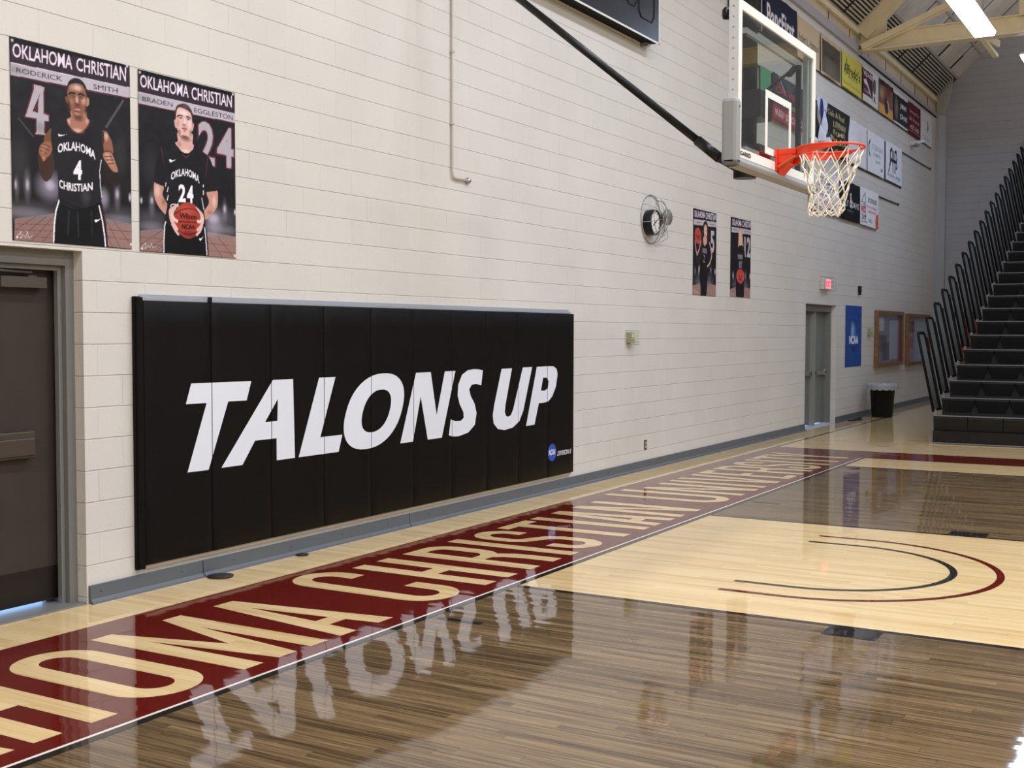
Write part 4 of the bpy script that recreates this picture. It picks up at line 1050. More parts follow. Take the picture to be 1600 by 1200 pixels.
# middle row
def d(s):
    s.line([[20, 300], [90, 120], [160, 330], [240, 160]], 26, (84, 66, 90)); s.tb('GO', .1, .1, .5, .2, (90, 110, 92), 2)
banner(17.74, 18.27, 5.03, 5.8, (96, 168, 122), 'green banner seen through the glass backboard', d, G2, 50)
def d(s):
    s.rect(0, .0, 1, .34, (168, 44, 62)); s.rect(0, .34, 1, .66, (44, 46, 60)); s.line([[250, 780], [700, 480]], 30, (210, 208, 214)); s.poly([[300, 800], [900, 500], [1150, 650], [1300, 800]], (70, 72, 84)); s.poly([[200, 700], [420, 500], [480, 560]], (176, 50, 64))
    s.tb('CALVERT', .1, .62, .8, .13, (196, 60, 74), 2); s.tb('Westminster', .14, .38, .62, .13, (206, 196, 110), 1); s.tb('KEEP STORED', .06, .1, .86, .16, (236, 214, 220), 2)
banner(18.28, 20.05, 5.06, 5.8, (44, 46, 60), 'navy and crimson banner seen through the glass backboard', d, G2, 110, .12)
def d(s):
    s.rect(.3, 0, .2, 1, (40, 52, 100)); s.rect(.7, .2, .2, .6, (40, 52, 100))
banner(20.55, 21.2, 5.0, 5.8, (206, 210, 226), 'crumpled white and blue banner beside the right edge of the backboard', d, G2, 40, .8)
def d(s):
    s.tb('Cole & Reed', .06, .78, .7, .12, (196, 180, 120), 1); s.tb('LEVENSON', .3, .58, .56, .12, (196, 180, 120), 2); s.tb('FAMILY', .3, .42, .56, .1, (196, 180, 120), 1); s.tb('PAVILION', .12, .24, .72, .13, (206, 188, 120), 2); s.tb('of edmond', .3, .1, .4, .08, (196, 180, 120), 1)
banner(21.24, 22.86, 4.95, 5.81, (30, 27, 30), 'black banner with gold lettering, crumpled behind the orange rim', d, G2, 110, .45)
def d(s):
    s.soft([900, 500], [300, 300], (214, 214, 224), .5)
banner(22.9, 24.37, 4.97, 5.81, (228, 228, 236), 'plain white banner just right of the black and gold one', d, G2)
def d(s):
    s.line([[190, 640], [110, 560], [110, 420], [190, 340]], 60, (40, 38, 42)); s.tb('CITIZENS BANK', .24, .6, .68, .12, (150, 148, 156), 1); s.tb('of EDMOND', .32, .44, .46, .1, (140, 138, 146), 1); s.tb('Since 1901', .46, .3, .28, .07, (110, 108, 114), 1); s.rect(.8, .14, .1, .07, (110, 110, 118))
banner(24.42, 25.87, 4.97, 5.8, (230, 231, 238), 'white banner with a black crescent and grey bank lettering', d, G2, 110)
def d(s):
    Bk = (38, 34, 38); s.line([[420, 380], [420, 650], [560, 720], [620, 660], [620, 520]], 70, Bk); s.line([[740, 680], [740, 520]], 60, Bk); s.line([[860, 520], [860, 700], [1000, 700], [1060, 560], [1000, 470], [420, 470]], 70, Bk)
    s.line([[1000, 470], [1080, 380], [980, 330]], 60, Bk); s.line([[420, 440], [300, 260], [260, 200]], 60, Bk); s.line([[640, 440], [640, 220]], 50, Bk); s.line([[780, 440], [780, 220]], 50, Bk); s.line([[920, 400], [900, 230]], 50, Bk)
    s.tb('RUDDER & PEREZ', .1, .12, .8, .07, (90, 88, 96), 1); s.tb('attorneys at law', .14, .06, .7, .035, (130, 128, 136), 0)
banner(26.0, 27.56, 4.98, 5.82, (232, 232, 239), 'white banner with a big black letter monogram at the row end', d, G2, 120)
# lowest row
def d(s):
    for k in range(3): s.tb(('WE LOVE OUR', 'local eagles', 'fans  team')[k], .1+.08*k, .8-.1*k, .6, .07, (70, 66, 74), 2)
    s.tb('dental care', .2, .5, .5, .08, (120, 110, 120), 1); s.tb('best in town', .3, .4, .5, .06, (120, 110, 120), 1); s.tb('SOONER SMILES', .3, .2, .6, .1, (206, 96, 120), 1); s.rect(.02, .1, .96, .03, (90, 70, 96)); s.rect(.02, .04, .96, .02, (90, 70, 96))
banner(20.45, 22.33, 3.86, 4.6, (226, 222, 230), 'white banner with dark and pink text behind the basketball net', d, G3, 100)
def d(s):
    s.tb('&', .48, .34, .14, .4, (230, 230, 232), 1); s.tb('DAVIS', .58, .36, .38, .16, (230, 230, 232), 1); s.tb('KELLY', .06, .36, .36, .16, (230, 230, 232), 1); s.tb('attorneys', .36, .22, .3, .06, (140, 140, 142), 1)
banner(22.36, 23.87, 3.86, 4.6, (20, 20, 24), 'black banner with thin white lettering right of the net', d, G3, 100)
def d(s):
    Bk = (50, 46, 52); s.line([[80, 440], [330, 640], [360, 560]], 20, Bk); s.line([[420, 680], [430, 130]], 18, Bk); s.line([[80, 130], [430, 130]], 18, Bk); s.line([[80, 440], [80, 130]], 14, Bk); s.tb('THE', .1, .52, .16, .12, Bk, 1); s.tb('RED', .06, .34, .24, .17, (206, 40, 66), 3); s.tb('TEAM', .08, .2, .2, .1, Bk, 1)
    s.tb('GO EAGLES!', .4, .66, .5, .13, Bk, 2); s.tb('Re: Tom Gilbery', .34, .5, .58, .07, (206, 60, 84), 2); s.tb('405-414', .42, .38, .42, .07, (206, 60, 84), 2); s.tb('B&Co', .44, .12, .22, .1, (120, 110, 116), 1); s.tb('REALTORS', .06, .08, .26, .05, Bk, 1)
    s.soft([1480, 120], [230, 230], (216, 110, 84), 1); s.poly(arcp(1440, 130, 180, 180, 0, 360, 30), (214, 104, 78)); s.line([[1280, 150], [1540, 110]], 8, (120, 50, 40)); s.line([[1440, 300], [1430, -10]], 8, (120, 50, 40))
banner(23.9, 25.42, 3.86, 4.61, (232, 230, 237), 'white banner with a red word and orange basketball corner', d, G3, 120)
# blue association banner by the far door
def d(s):
    s.soft([620, 600], [800, 800], (36, 92, 170), .6); s.poly(arcp(620, 610, 330, 330, 0, 360, 40), (20, 58, 128)); s.soft([620, 640], [320, 300], (60, 130, 206), .9); s.soft([520, 720], [190, 230], (190, 214, 240), .7)
    s.poly([[300, 470], [960, 500], [960, 560], [300, 540]], (30, 70, 140)); s.tb('NCAA', .22, .37, .56, .14, (244, 246, 250), 4)
s = Sheet(1.23, 1.2, 100, (24, 70, 150)); d(s); o = s.build('banner', 23.06, 1.04, -.004, M_PRINT, bend=wave(.006, 3, 1)); tag(o, 'blue banner with round emblem and white letters between door and notice cases', 'banner')
def cable(x0, x1, z, label, r=.014):
    b = B(); tube(b, [(x0, -.022, z), ((x0+x1)/2, -.022, z-.01), (x1, -.022, z)], r, 8)
    for x in (x0+.02, x1-.02): bx(b, x-.02, x+.02, -.03, -.0005, z-.02, z+.03)
    tag(obj('banner_cable', b, M_BLACK), label, 'cable', 'cables carrying the banner rows')
cable(17.62, 30.9, 5.77, 'black cable carrying the middle banner row, ending near the far corner')
cable(20.3, 27.4, 4.57, 'black cable carrying the lowest banner row, ending right of the white banner')
cable(17.62, 30.9, 6.30, 'thin black rod under the top banner row', .009)
cable(22.3, 27.6, 4.965, 'thin black rod under the white banners of the middle row', .009)

# ------------------------------------------------------------------ things on the wall
# scoreboard
e = thing('scoreboard', 'large black scoreboard with white outline, cut off by the top of the frame', 'scoreboard', (12.0, -.09, 5.216))
box('cabinet', mat('black_scoreboard_cabinet', (8, 8, 9), .6, spec=.1), (10.45, 13.50, -.165, -.012, 5.216, 6.75), e)
box('front_panel', mat('scoreboard_face', (38, 38, 44), .3, var=.15, vscale=1.2), (10.45, 13.52, -.175, -.165, 5.216, 6.75), e)
b = B()
for q in ((10.45, 13.53, 5.206, 5.226), (10.45, 13.53, 6.74, 6.76), (10.44, 10.46, 5.206, 6.76), (13.51, 13.53, 5.206, 6.76)): bx(b, q[0], q[1], -.181, -.172, q[2], q[3])
obj('white_edge_trim', b, M_WHITE, e)
def outline(bm, pts, w_, y):
    n = len(pts)
    for i in range(n):
        bar(bm, (pts[i][0], y, pts[i][1]), (pts[(i+1) % n][0], y, pts[(i+1) % n][1]), w_, w_, (0, 1, 0))
for j, (cx, cz, w2, h2) in enumerate(((13.15, 5.78, .22, .36), (12.72, 5.82, .15, .32), (12.2, 5.98, .16, .28), (11.65, 5.8, .2, .3), (11.1, 5.8, .2, .3))):
    b = B(); c_ = .07
    outline(b, [(cx-w2+c_, cz-h2), (cx+w2-c_, cz-h2), (cx+w2, cz-h2+c_), (cx+w2, cz+h2-c_), (cx+w2-c_, cz+h2), (cx-w2+c_, cz+h2), (cx-w2, cz+h2-c_), (cx-w2, cz-h2+c_)], .012, -.178)
    obj('digit_window', b, mat('digit_outline', (14, 14, 16), .5), e)
b = B(); bx(b, 13.36, 13.44, -.1, -.0005, 5.17, 5.215); obj('bracket', b, M_STEEL, e)
# conduit drop
b = B(); pts = [(9.167, -.02, 6.4), (9.167, -.02, 3.17), (9.175, -.02, 3.135), (9.21, -.02, 3.122), (9.42, -.02, 3.12)]
tube(b, pts, .0105, 10)
for z in (3.6, 4.25, 5.2): bx(b, 9.15, 9.184, -.035, -.0025, z, z+.02)
e = obj('conduit', b, mat('cream_painted_pipe', (196, 188, 176), .5)); tag(e, 'thin cream pipe dropping down the wall and turning right at its foot', 'pipe')
b = B(); lathe(b, [(.0, 0), (.028, .0), (.03, .02), (.016, .04), (.0, .042)], (9.44, -.002, 3.12), 'Y', 16, False, False); obj('end_fitting', b, M_STEEL, e)
# clock in its wire guard
e = thing('wall_clock', 'round black-rimmed wall clock inside a bent wire guard', 'clock', (13.6, -.05, 3.07))
cx, cz = 13.62, 3.065
b = B(); lathe(b, [(.155, 0), (.16, .02), (.16, .10), (.155, .112), (.142, .112), (.140, .10)], (cx, -.002, cz), 'Y', 40, True, False); obj('rim', b, M_BLACK, e)
b = B(); lathe(b, [(.0, .098), (.141, .098)], (cx, -.002, cz), 'Y', 40, False, False); obj('dial', b, mat('clock_dial', (238, 234, 230), .5), e)
for k in range(12):
    a = k*PI/6; r0, r1 = (.108, .13); b = B()
    bar(b, (cx+r0*math.sin(a), -.1025, cz+r0*math.cos(a)), (cx+r1*math.sin(a), -.1025, cz+r1*math.cos(a)), .006 if k % 3 else .01, .003, (0, 1, 0)); obj('hour_mark', b, M_BLACK, e)
for n, a, L, w_ in (('hour_hand', 4.1, .07, .014), ('minute_hand', 1.1, .105, .009)):
    b = B(); bar(b, (cx-.02*math.sin(a), -.106, cz-.02*math.cos(a)), (cx+L*math.sin(a), -.106, cz+L*math.cos(a)), w_, .003, (0, 1, 0)); obj(n, b, M_BLACK, e)
b = B(); gx_, gz_ = 13.70, 3.115
def ring(c, r, n=36, y=-.012, sq=1.0): return [(c[0]+r*math.cos(2*PI*i/n), y, c[1]+sq*r*math.sin(2*PI*i/n)) for i in range(n)]
tube(b, ring((gx_, gz_), .30), .006, 6, True)
tube(b, ring((gx_, gz_), .055, 16, -.20), .005, 6, True)
for k in range(8):
    a = k*PI/4+.2; rr = [.30, .28, .21, .12, .055]; yy = [-.012, -.08, -.15, -.19, -.20]
    tube(b, [(gx_+r*math.cos(a), y, gz_+r*math.sin(a)) for r, y in zip(rr, yy)], .0045, 6)
tube(b, ring((gx_, gz_), .22, 30, -.148), .0045, 6, True)
tube(b, [(gx_+.28, -.012, gz_-.1), (gx_+.42, -.05, gz_-.12), (gx_+.44, -.06, gz_-.2), (gx_+.3, -.05, gz_-.25), (gx_+.12, -.04, gz_-.28)], .004, 6)
obj('wire_guard', b, M_STEEL, e)
b = B(); lathe(b, [(.05, 0), (.052, .05), (.095, .055), (.105, .075), (.098, .10), (.07, .118), (.02, .125), (0, .126)], (14.06, -.002, 3.165), 'Y', 28, True, False); o = obj('alarm_bell', b, mat('grey_bell_metal', (128, 126, 118), .4, metal=.3, bump=.1)); tag(o, 'small grey dome bell on the wall just right of the clock', 'bell')
# caged alarm strobes
def cage(name, x0, x1, z0, z1, dep, nx_, nz_, m, parent, r=.003):
    b = B(); y = -dep
    for i in range(nx_+1):
        x = x0+(x1-x0)*i/nx_; tube(b, [(x, -.001, z0), (x, y, z0), (x, y, z1), (x, -.001, z1)], r, 5)
    for j in range(nz_+1):
        z = z0+(z1-z0)*j/nz_; tube(b, [(x0, -.001, z), (x0, y, z), (x1, y, z), (x1, -.001, z)], r, 5)
    return obj(name, b, m, parent)
M_CAGE = mat('yellowed_wire', (176, 174, 140), .5)
M_BEIGE = mat('beige_device', (164, 160, 126), .5)
for x, z, lb in ((12.98, 1.56, 'beige alarm strobe in a wire cage, alone on the wall right of the pads'), (24.80, 1.64, 'beige alarm strobe in a wire cage against the first notice case')):
    e = thing('alarm_strobe', lb, 'alarm', (x+.1, -.04, z))
    b = B(); bx(b, x+.03, x+.15, -.055, -.001, z+.02, z+.15); obj('housing', b, M_BEIGE, e, .006)
    b = B(); bx(b, x+.05, x+.13, -.07, -.055, z+.08, z+.13); obj('lens', b, mat('strobe_lens', (220, 220, 210), .2), e, .006)
    cage('wire_cage', x, x+.2, z, z+.17, .09, 5, 5, M_CAGE, e)
# outlet
e = thing('wall_outlet', 'small dark wall outlet low on the wall past the pads', 'outlet', (13.59, -.01, .25))
b = B(); bx(b, 13.555, 13.63, -.008, -.001, .245, .365); obj('cover_plate', b, mat('brown_plate', (72, 60, 52), .4), e, .002)
b = B(); bx(b, 13.575, 13.61, -.011, -.008, .265, .298); bx(b, 13.575, 13.61, -.011, -.008, .312, .345); obj('sockets', b, mat('pale_socket', (196, 186, 172), .4), e, .002)
# exit sign
e = thing('exit_sign', 'lit red exit sign in a wire cage above the far grey door', 'exit sign', (21.6, -.04, 2.48))
b = B(); bx(b, 21.28, 21.74, -.075, -.001, 2.49, 2.69); obj('housing', b, mat('exit_housing', (206, 200, 200), .4), e, .008)
b = B(); bx(b, 21.38, 21.72, -.078, -.0755, 2.505, 2.675); obj('face', b, emis('exit_face', (255, 150, 165), 1.1), e)
T = [[tuple(p) for p in t] for t in warp(glyphs('EXIT', 3), [(21.41, 2.64), (21.69, 2.64), (21.69, 2.54), (21.41, 2.54)])]
ink('exit_lettering', T, emis('exit_letter', (255, 40, 60), 1.6), -.0795, e)
cage('wire_cage', 21.2, 21.84, 2.47, 2.71, .13, 5, 3, M_CAGE, e)
b = B(); bx(b, 23.98, 24.1, -.05, -.001, 2.52, 2.64); bx(b, 24.0, 24.08, -.05, -.001, 2.46, 2.52); o = obj('sensor', b, M_BLACK, None, .01); tag(o, 'small black box high on the wall above the blue banner', 'sensor')
# notice cases
def case(x0, x1, z0, z1, label, inner, papers):
    e = thing('notice_case', label, 'notice board', ((x0+x1)/2, -.04, z0), 'glazed wooden notice cases')
    b = B(); w_ = .075; y0, y1 = -.09, -.001
    bx(b, x0, x0+w_, y0, y1, z0, z1); bx(b, x1-w_, x1, y0, y1, z0, z1); bx(b, x0+w_, x1-w_, y0, y1, z0, z0+w_); bx(b, x0+w_, x1-w_, y0, y1, z1-w_, z1)
    obj('wooden_frame', b, M_OAK, e, .006)
    box('backing', inner, (x0+w_, x1-w_, -.012, -.002, z0+w_, z1-w_), e)
    for (a, c, q, r, m) in papers: box('notice', m, (a, c, -.016, -.0125, q, r), e)
    box('glass', M_GLASS, (x0+w_, x1-w_, -.075, -.071, z0+w_, z1-w_), e)
PAPER = mat('white_paper', (226, 222, 218), .7); PINK = mat('pink_paper', (206, 150, 160), .7); GRN = mat('green_paper', (110, 150, 140), .7); DKP = mat('dark_poster_paper', (70, 64, 86), .5)
case(25.37, 27.84, .985, 2.18, 'wooden notice case with dark backing and papers, nearest the alarm cage', mat('felt_backing', (124, 132, 158), .5), [(25.6, 26.2, 1.75, 2.03, PAPER), (25.55, 26.45, 1.3, 1.66, DKP), (26.1, 26.7, 1.12, 1.5, DKP), (26.75, 27.6, 1.12, 1.98, mat('glare_tinted_sheet', (190, 204, 232), .4))])  # right-hand sheet coloured pale blue to stand for light reflected in the glass
case(28.33, 30.85, .95, 2.15, 'wooden notice case with glass glare coloured into its backing, farthest along the wall', mat('glare_tinted_backing', (190, 206, 238), .35), [(28.62, 29.3, 1.72, 1.98, GRN), (28.62, 29.15, 1.36, 1.62, PINK)]+[(28.95, 29.25, z, z+.02, PAPER) for z in (1.2, 1.29, 1.7)])  # light reflected by the glass is put into the backing colour
# small camera
e = thing('wall_camera', 'small pale camera bracket on the wall under the maroon banner', 'camera', (28.7, -.08, 6.08))
b = B(); bx(b, 28.5, 28.62, -.1, -.001, 6.04, 6.14); bar(b, (28.56, -.08, 6.09), (28.8, -.26, 6.16), .07, .07); obj('body', b, mat('camera_body', (206, 204, 200), .4), e, .01)
b = B(); lathe(b, [(.02, 0), (.07, .01), (.07, .05), (.03, .09)], (28.6, -.13, 6.0), 'Z', 14); obj('dome', b, mat('camera_dome', (120, 116, 112), .2), e)
# red wall pad and grey top panel beyond the bleachers
e = thing('padded_panel', 'red padded panel on the end wall, seen between the bleacher rails', 'pad', (31.76, -.95, .6))
box('red_cover', mat('red_vinyl', (150, 62, 56), .5), (31.70, 31.795, -1.05, -.66, .55, 2.1), e, .02); box('grey_cap', mat('grey_cap', (84, 86, 90), .5), (31.70, 31.795, -1.05, -.45, 2.1, 2.24), e)
b = B(); bar(b, (23.05, -.13, .012), (23.5, -.2, .012), .1, .022); bar(b, (23.3, -.17, .02), (23.5, -.2, .05), .07, .015); o = obj('door_wedge', b, M_RUBBER); tag(o, 'dark door wedge lying on the floor between far door and trash can', 'wedge')
# trash can
e = thing('trash_can', 'black trash can with a clear liner folded over its rim', 'trash can', (24.55, -.36, 0))
b = B(); tc = (24.55, -.38, 0)
lathe(b, [(.20, .0), (.205, .01), (.245, .60), (.262, .60), (.262, .64), (.24, .64), (.235, .60), (.195, .03)], tc, 'Z', 40); obj('bin', b, M_PLASTIC, e)
b = B(); seg = 56; rings = []
for r, h in ((.22, .45), (.235, .62), (.25, .68), (.285, .675), (.30, .64), (.295, .59), (.30, .555)):
    rings.append([b.verts.new((tc[0]+(r+.008*math.sin(k*3.1+h*40))*math.cos(2*PI*k/seg), tc[1]+(r+.008*math.sin(k*2.3+h*20))*math.sin(2*PI*k/seg), h+.012*math.sin(k*1.7))) for k in range(seg)])
for A_, B_ in zip(rings, rings[1:]):
    for k in range(seg): b.faces.new((A_[k], A_[(k+1) % seg], B_[(k+1) % seg], B_[k])).smooth = True
m = mat('clear_plastic_liner', (206, 206, 210), .25); m.node_tree.nodes['Principled BSDF'].inputs['Alpha'].default_value = .6
obj('liner', b, m, e, recalc=False)
# ------------------------------------------------------------------ basketball backstop
G = thing('basketball_goal', 'glass basketball backboard with orange rim, net and black wall brace', 'basketball hoop', (XC, YBB, 2.85))
X0, X1, Z0, Z1 = XC-.9144, XC+.9144, 2.895, 3.962
F = YBB
def rring(bm, x0, x1, z0, z1, w_, y0, y1):
    bx(bm, x0, x0+w_, y0, y1, z0, z1); bx(bm, x1-w_, x1, y0, y1, z0, z1); bx(bm, x0+w_, x1-w_, y0, y1, z0, z0+w_); bx(bm, x0+w_, x1-w_, y0, y1, z1-w_, z1)
b = B(); rring(b, X0, X1, Z0, Z1, .022, F, F+.07); fr = obj('aluminium_frame', b, mat('white_aluminium', (206, 208, 212), .35), G, .003)
for k in range(9):
    b = B(); lathe(b, [(0, 0), (.006, .001), (.005, .004), (0, .005)], (X0, F, 3.35+.07*k), 'Y', 8, False, False)
    bmesh.ops.rotate(b, verts=b.verts, cent=(X0, F, 3.5), matrix=Matrix.Rotation(-PI/2, 3, 'Z')); bmesh.ops.translate(b, verts=b.verts, vec=(-.002, .036, 0)); obj('screw', b, M_STEEL, fr)
b = B(); bx(b, X0+.022, X1-.022, F+.012, F+.024, Z0+.022, Z1-.022); gl = obj('glass_panel', b, glass_mat('backboard_glass', 1.5, (.93, .97, .95)), G)
M_BW = mat('backboard_white', (236, 236, 228), .4)
b = B(); rring(b, X0+.004, X1-.004, Z0+.004, Z1-.004, .062, F-.002, F+.0115); obj('white_border', b, M_BW, G)
b = B(); rring(b, XC-.305, XC+.305, 3.0, 3.457, .05, F+.009, F+.0115); obj('target_square', b, M_BW, G)
T = [[tuple(p) for p in t] for t in warp(glyphs('GARED', 3), [(7.80, 2.945), (8.02, 2.945), (8.02, 2.915), (7.80, 2.915)])]
ink('maker_lettering', T, M_BLACK, F-.0035, G)
# edge padding: bottom and both corners
b = B()
bx(b, X0-.062, X1+.062, F-.018, F+.10, Z0-.062, Z0+.003)
for s_ in (-1, 1):
    xa, xb = (X0-.062, X0+.03) if s_ < 0 else (X1-.03, X1+.062)
    bx(b, xa, xb, F-.018, F+.10, Z0-.062, 3.29)
obj('edge_padding', b, M_PADG, G, .028)
b = B(); lathe(b, [(0, 0), (.009, .001), (0, .003)], (X0-.015, F-.018, 3.23), 'Y', 10, False, False); obj('padding_bolt', b, M_BLACK, G)
# steel frame behind the glass
b = B()
bx(b, XC+.80, XC+.84, F+.03, F+.069, 2.93, 3.93);
for z in (3.02, 3.86): bx(b, XC-.44, XC+.84, F+.11, F+.14, z-.02, z+.02)
obj('back_rails', b, mat('pale_grey_steel', (168, 172, 176), .4), G)
b = B(); MY = -2.975
for sx in (-1, 1):
    w2 = .42 if sx < 0 else .80
    bar(b, (XC+sx*w2, F+.13, 3.84), (XC+sx*.05, MY, 3.42), .018, .018)
bar(b, (XC+.80, F+.13, 3.84), (XC+.66, F+.14, 3.75), .035, .035)
bx(b, XC+.74, XC+.77, F+.072, F+.11, 2.97, 3.84)
bx(b, XC-.42, XC+.78, F+.142, F+.17, 3.05, 3.08); bx(b, XC-.14, XC+.14, F+.11, MY, 3.3, 3.5); bx(b, XC-.14, XC+.14, F+.11, MY, 2.98, 3.1)
obj('support_struts', b, M_BLACK, G)
b = B(); lathe(b, [(.086, 2.868-2.868), (.086, 12.4-2.868-.02)], (XC, MY, 2.868), 'Z', 32); obj('mast', b, M_BLACK, G)
b = B(); lathe(b, [(.0, -.015), (.025, -.012), (.032, .01), (.032, .045), (.018, .065), (0, .068)], (7.83, F+.115, 3.86), 'Z', 18, False, False); bx(b, 7.82, 7.86, F+.07, F+.11, 3.86, 3.88); obj('bumper', b, M_BLACK, G)
# brace back to the wall
b = B(); tube(b, [(8.6, -.03, 5.285), (8.6, -2.66, 3.14)], .030, 18); obj('wall_brace', b, M_BLACK, G)
b = B(); tube(b, [(8.6, -2.62, 3.172), (8.6, -2.80, 3.025)], .04, 14); bar(b, (8.6, -2.78, 3.04), (8.62, -2.93, 2.95), .05, .07); obj('brace_clamp', b, M_BLACK, G); b = B(); bx(b, 8.45, 8.75, -.03, -.0008, 5.12, 5.45); obj('wall_plate', b, M_BLACK, G)
# rim
b = B(); RZ = 3.048; rr = .2372
tube(b, [(XC+rr*math.cos(2*PI*i/72), YR+rr*math.sin(2*PI*i/72), RZ) for i in range(72)], .0088, 12, True)
rim = obj('rim', b, M_ORANGE, G)
b = B()
def band(a0, a1, z0, z1, r, n=24):
    A = []
    for i in range(n+1):
        a = math.radians(a0+(a1-a0)*i/n); t = i/n
        zz = z0+(z1-.014-z0)*(t**3)
        q = [b.verts.new((XC+q_*math.cos(a), YR+q_*math.sin(a), z)) for q_ in (r, r+.005) for z in (zz, z1)]
        A.append(q)
    for p, q in zip(A, A[1:]):
        for i, j in ((0, 1), (1, 3), (3, 2), (2, 0)): b.faces.new((p[i], p[j], q[j], q[i]))
    b.faces.new((A[0][0], A[0][1], A[0][3], A[0][2])); b.faces.new((A[-1][0], A[-1][2], A[-1][3], A[-1][1]))
band(100, 205, 2.988, RZ-.004, rr); band(80, -25, 2.988, RZ-.004, rr)
obj('rim_side_plates', b, M_ORANGE, rim)
b = B(); F2 = F-.002
bx(b, XC-.11, XC+.11, F2-.012, F2, 2.895, 3.06)
bx(b, XC-.085, XC+.085, YR+rr-.005, F2-.012, 3.015, 3.055); bx(b, XC-.08, XC-.07, YR+rr+.02, F2-.012, 2.955, 3.02); bx(b, XC+.07, XC+.08, YR+rr+.02, F2-.012, 2.955, 3.02)
v = bx(b, XC-.07, XC+.07, F2-.09, F2-.012, 2.87, 2.96)
for q in v:
    if q.co.y < F2-.05 and q.co.z < 2.9: q.co.z = 2.955
obj('rim_bracket', b, M_ORANGE, G, .003)
for sx in (-1, 1):
    b = B(); bar(b, (XC+sx*.11, YR+rr*.93+.0, 2.997), (XC+sx*.09, F2-.02, 2.925), .035, .012); obj('bracket_arm', b, mat('faded_orange', (214, 96, 60), .5), G)
for i in range(12):
    b = B(); a = 2*PI*(i+.5)/12; p = Vector((XC+(rr-.004)*math.cos(a), YR+(rr-.004)*math.sin(a), RZ-.012)); tube(b, [p+Vector((0, 0, .004)), p+Vector((0, 0, -.022))], .004, 6); obj('net_hook', b, M_ORANGE, rim)
# net
b = B(); rnd = random.Random(11)
lev = [(.2330, 3.026), (.205, 2.925), (.172, 2.845), (.146, 2.775), (.130, 2.712), (.124, 2.655), (.128, 2.605), (.118, 2.578)]
nodes = []
for k, (r, z) in enumerate(lev):
    row = []
    for i in range(12):
        a = 2*PI*(i+.5+(.5 if k % 2 else 0))/12
        j = (0 if k == 0 else 1)
        dx, dy = -.006*k, .004*k
        row.append(Vector((XC+dx+(r+rnd.uniform(-.012, .012)*j)*math.cos(a+rnd.uniform(-.09, .09)*j), YR+dy+(r+rnd.uniform(-.012, .012)*j)*math.sin(a+rnd.uniform(-.09, .09)*j), z+rnd.uniform(-.012, .012)*j)))
    nodes.append(row)
for k in range(len(lev)-1):
    for i in range(12):
        for dlt in ((0, -1) if k % 2 == 0 else (0, 1)):
            p = nodes[k][i]; q = nodes[k+1][(i+dlt) % 12]; m_id = (p+q)/2; c_ = Vector((XC, YR, m_id.z)); out = (m_id-c_).normalized()
            sag = -.010 if k < 2 else .004
            tube(b, [p, m_id+out*sag+Vector((0, 0, -.004)), q], .0042, 6)
for k in range(1, len(lev)):
    for p in nodes[k]:
        lathe(b, [(.0, -.010), (.0065, -.005), (.0065, .005), (0, .010)], p, 'Z', 6, False, False)
for i in range(12):
    p = nodes[-1][i]; q = nodes[-1][(i+1) % 12]; tube(b, [p, (p+q)/2+Vector((0, 0, -.022)), q], .0042, 6)
obj('net', b, M_NET, G)

# ------------------------------------------------------------------ telescopic bleachers
BX, BY, NR, NS = 19.05, -2.41, 20, 5
E_ = thing('bleacher_stand', 'telescopic bleachers with black seats and leaning side rails at the far end', 'bleachers', (BX, BY, 0))
RD, RH, SW = .634, .2465, .506
def seat_mesh(tap=.055):
    b = B(); h = .215
    # box section seat: front skirt tapering downward, flat top
    tp = [(0.006, 0), (SW-.006, 0), (SW-.006, -.30), (.006, -.30)]
    t = [b.verts.new((.0 if y == 0 else .3, -x, 0)) for x, y in tp]
    bt = [b.verts.new((.035 if y == 0 else .3, -(x+(tap if x < .1 else -tap)), -h)) for x, y in tp]
    f = [b.verts.new((-.012 if y == 0 else .3, -x, -.03)) for x, y in tp]
    for A, B2 in ((t, f), (f, bt)):
        for i in range(4): b.faces.new((A[i], A[(i+1) % 4], B2[(i+1) % 4], B2[i]))
    b.faces.new(t); b.faces.new(bt[::-1]); bmesh.ops.recalc_face_normals(b, faces=b.faces)
    me = bpy.data.meshes.new('seat'); b.to_mesh(me); b.free(); me.materials.append(M_PLASTIC); return me
SM = seat_mesh(); SM0 = seat_mesh(.0)
YE = BY-SW*NS
for k in range(NR):
    x = BX+RD*k; z = .43+RH*k
    if k == 0:
        box('riser', M_BLACK, (x+.0, x+.3, YE, BY, .02, .20), E_); box('riser_edge', M_DECK, (x-.006, x+.01, YE, BY, .008, .022), E_)
    b = B(); bx(b, x+.26, x+.26+RD+.05, YE, BY+.02, z-.24, z-.215); deck = obj('deck', b, M_DECK, E_)
    b = B(); bx(b, x-.02, x+.02, YE, BY-.004, z-.002, z+.012); bx(b, x+.06, x+.28, YE, BY+.0, z-.24, z-.19)
    obj('seat_nosing', b, mat('dull_grey_nosing', (122, 120, 116), .4, metal=.2), E_, 0)
    b = B(); bx(b, x+.05, x+.08, YE, BY-.01, z-.42 if k else z-.23, z-.012); obj('row_back', b, mat('deep_black', (8, 8, 8), .7), E_)
    for j in range(NS):
        o = bpy.data.objects.new('seat', SM if k else SM0); C.objects.link(o); o.parent = E_; o.location = (x-BX, -j*SW, z)
RAIL = None
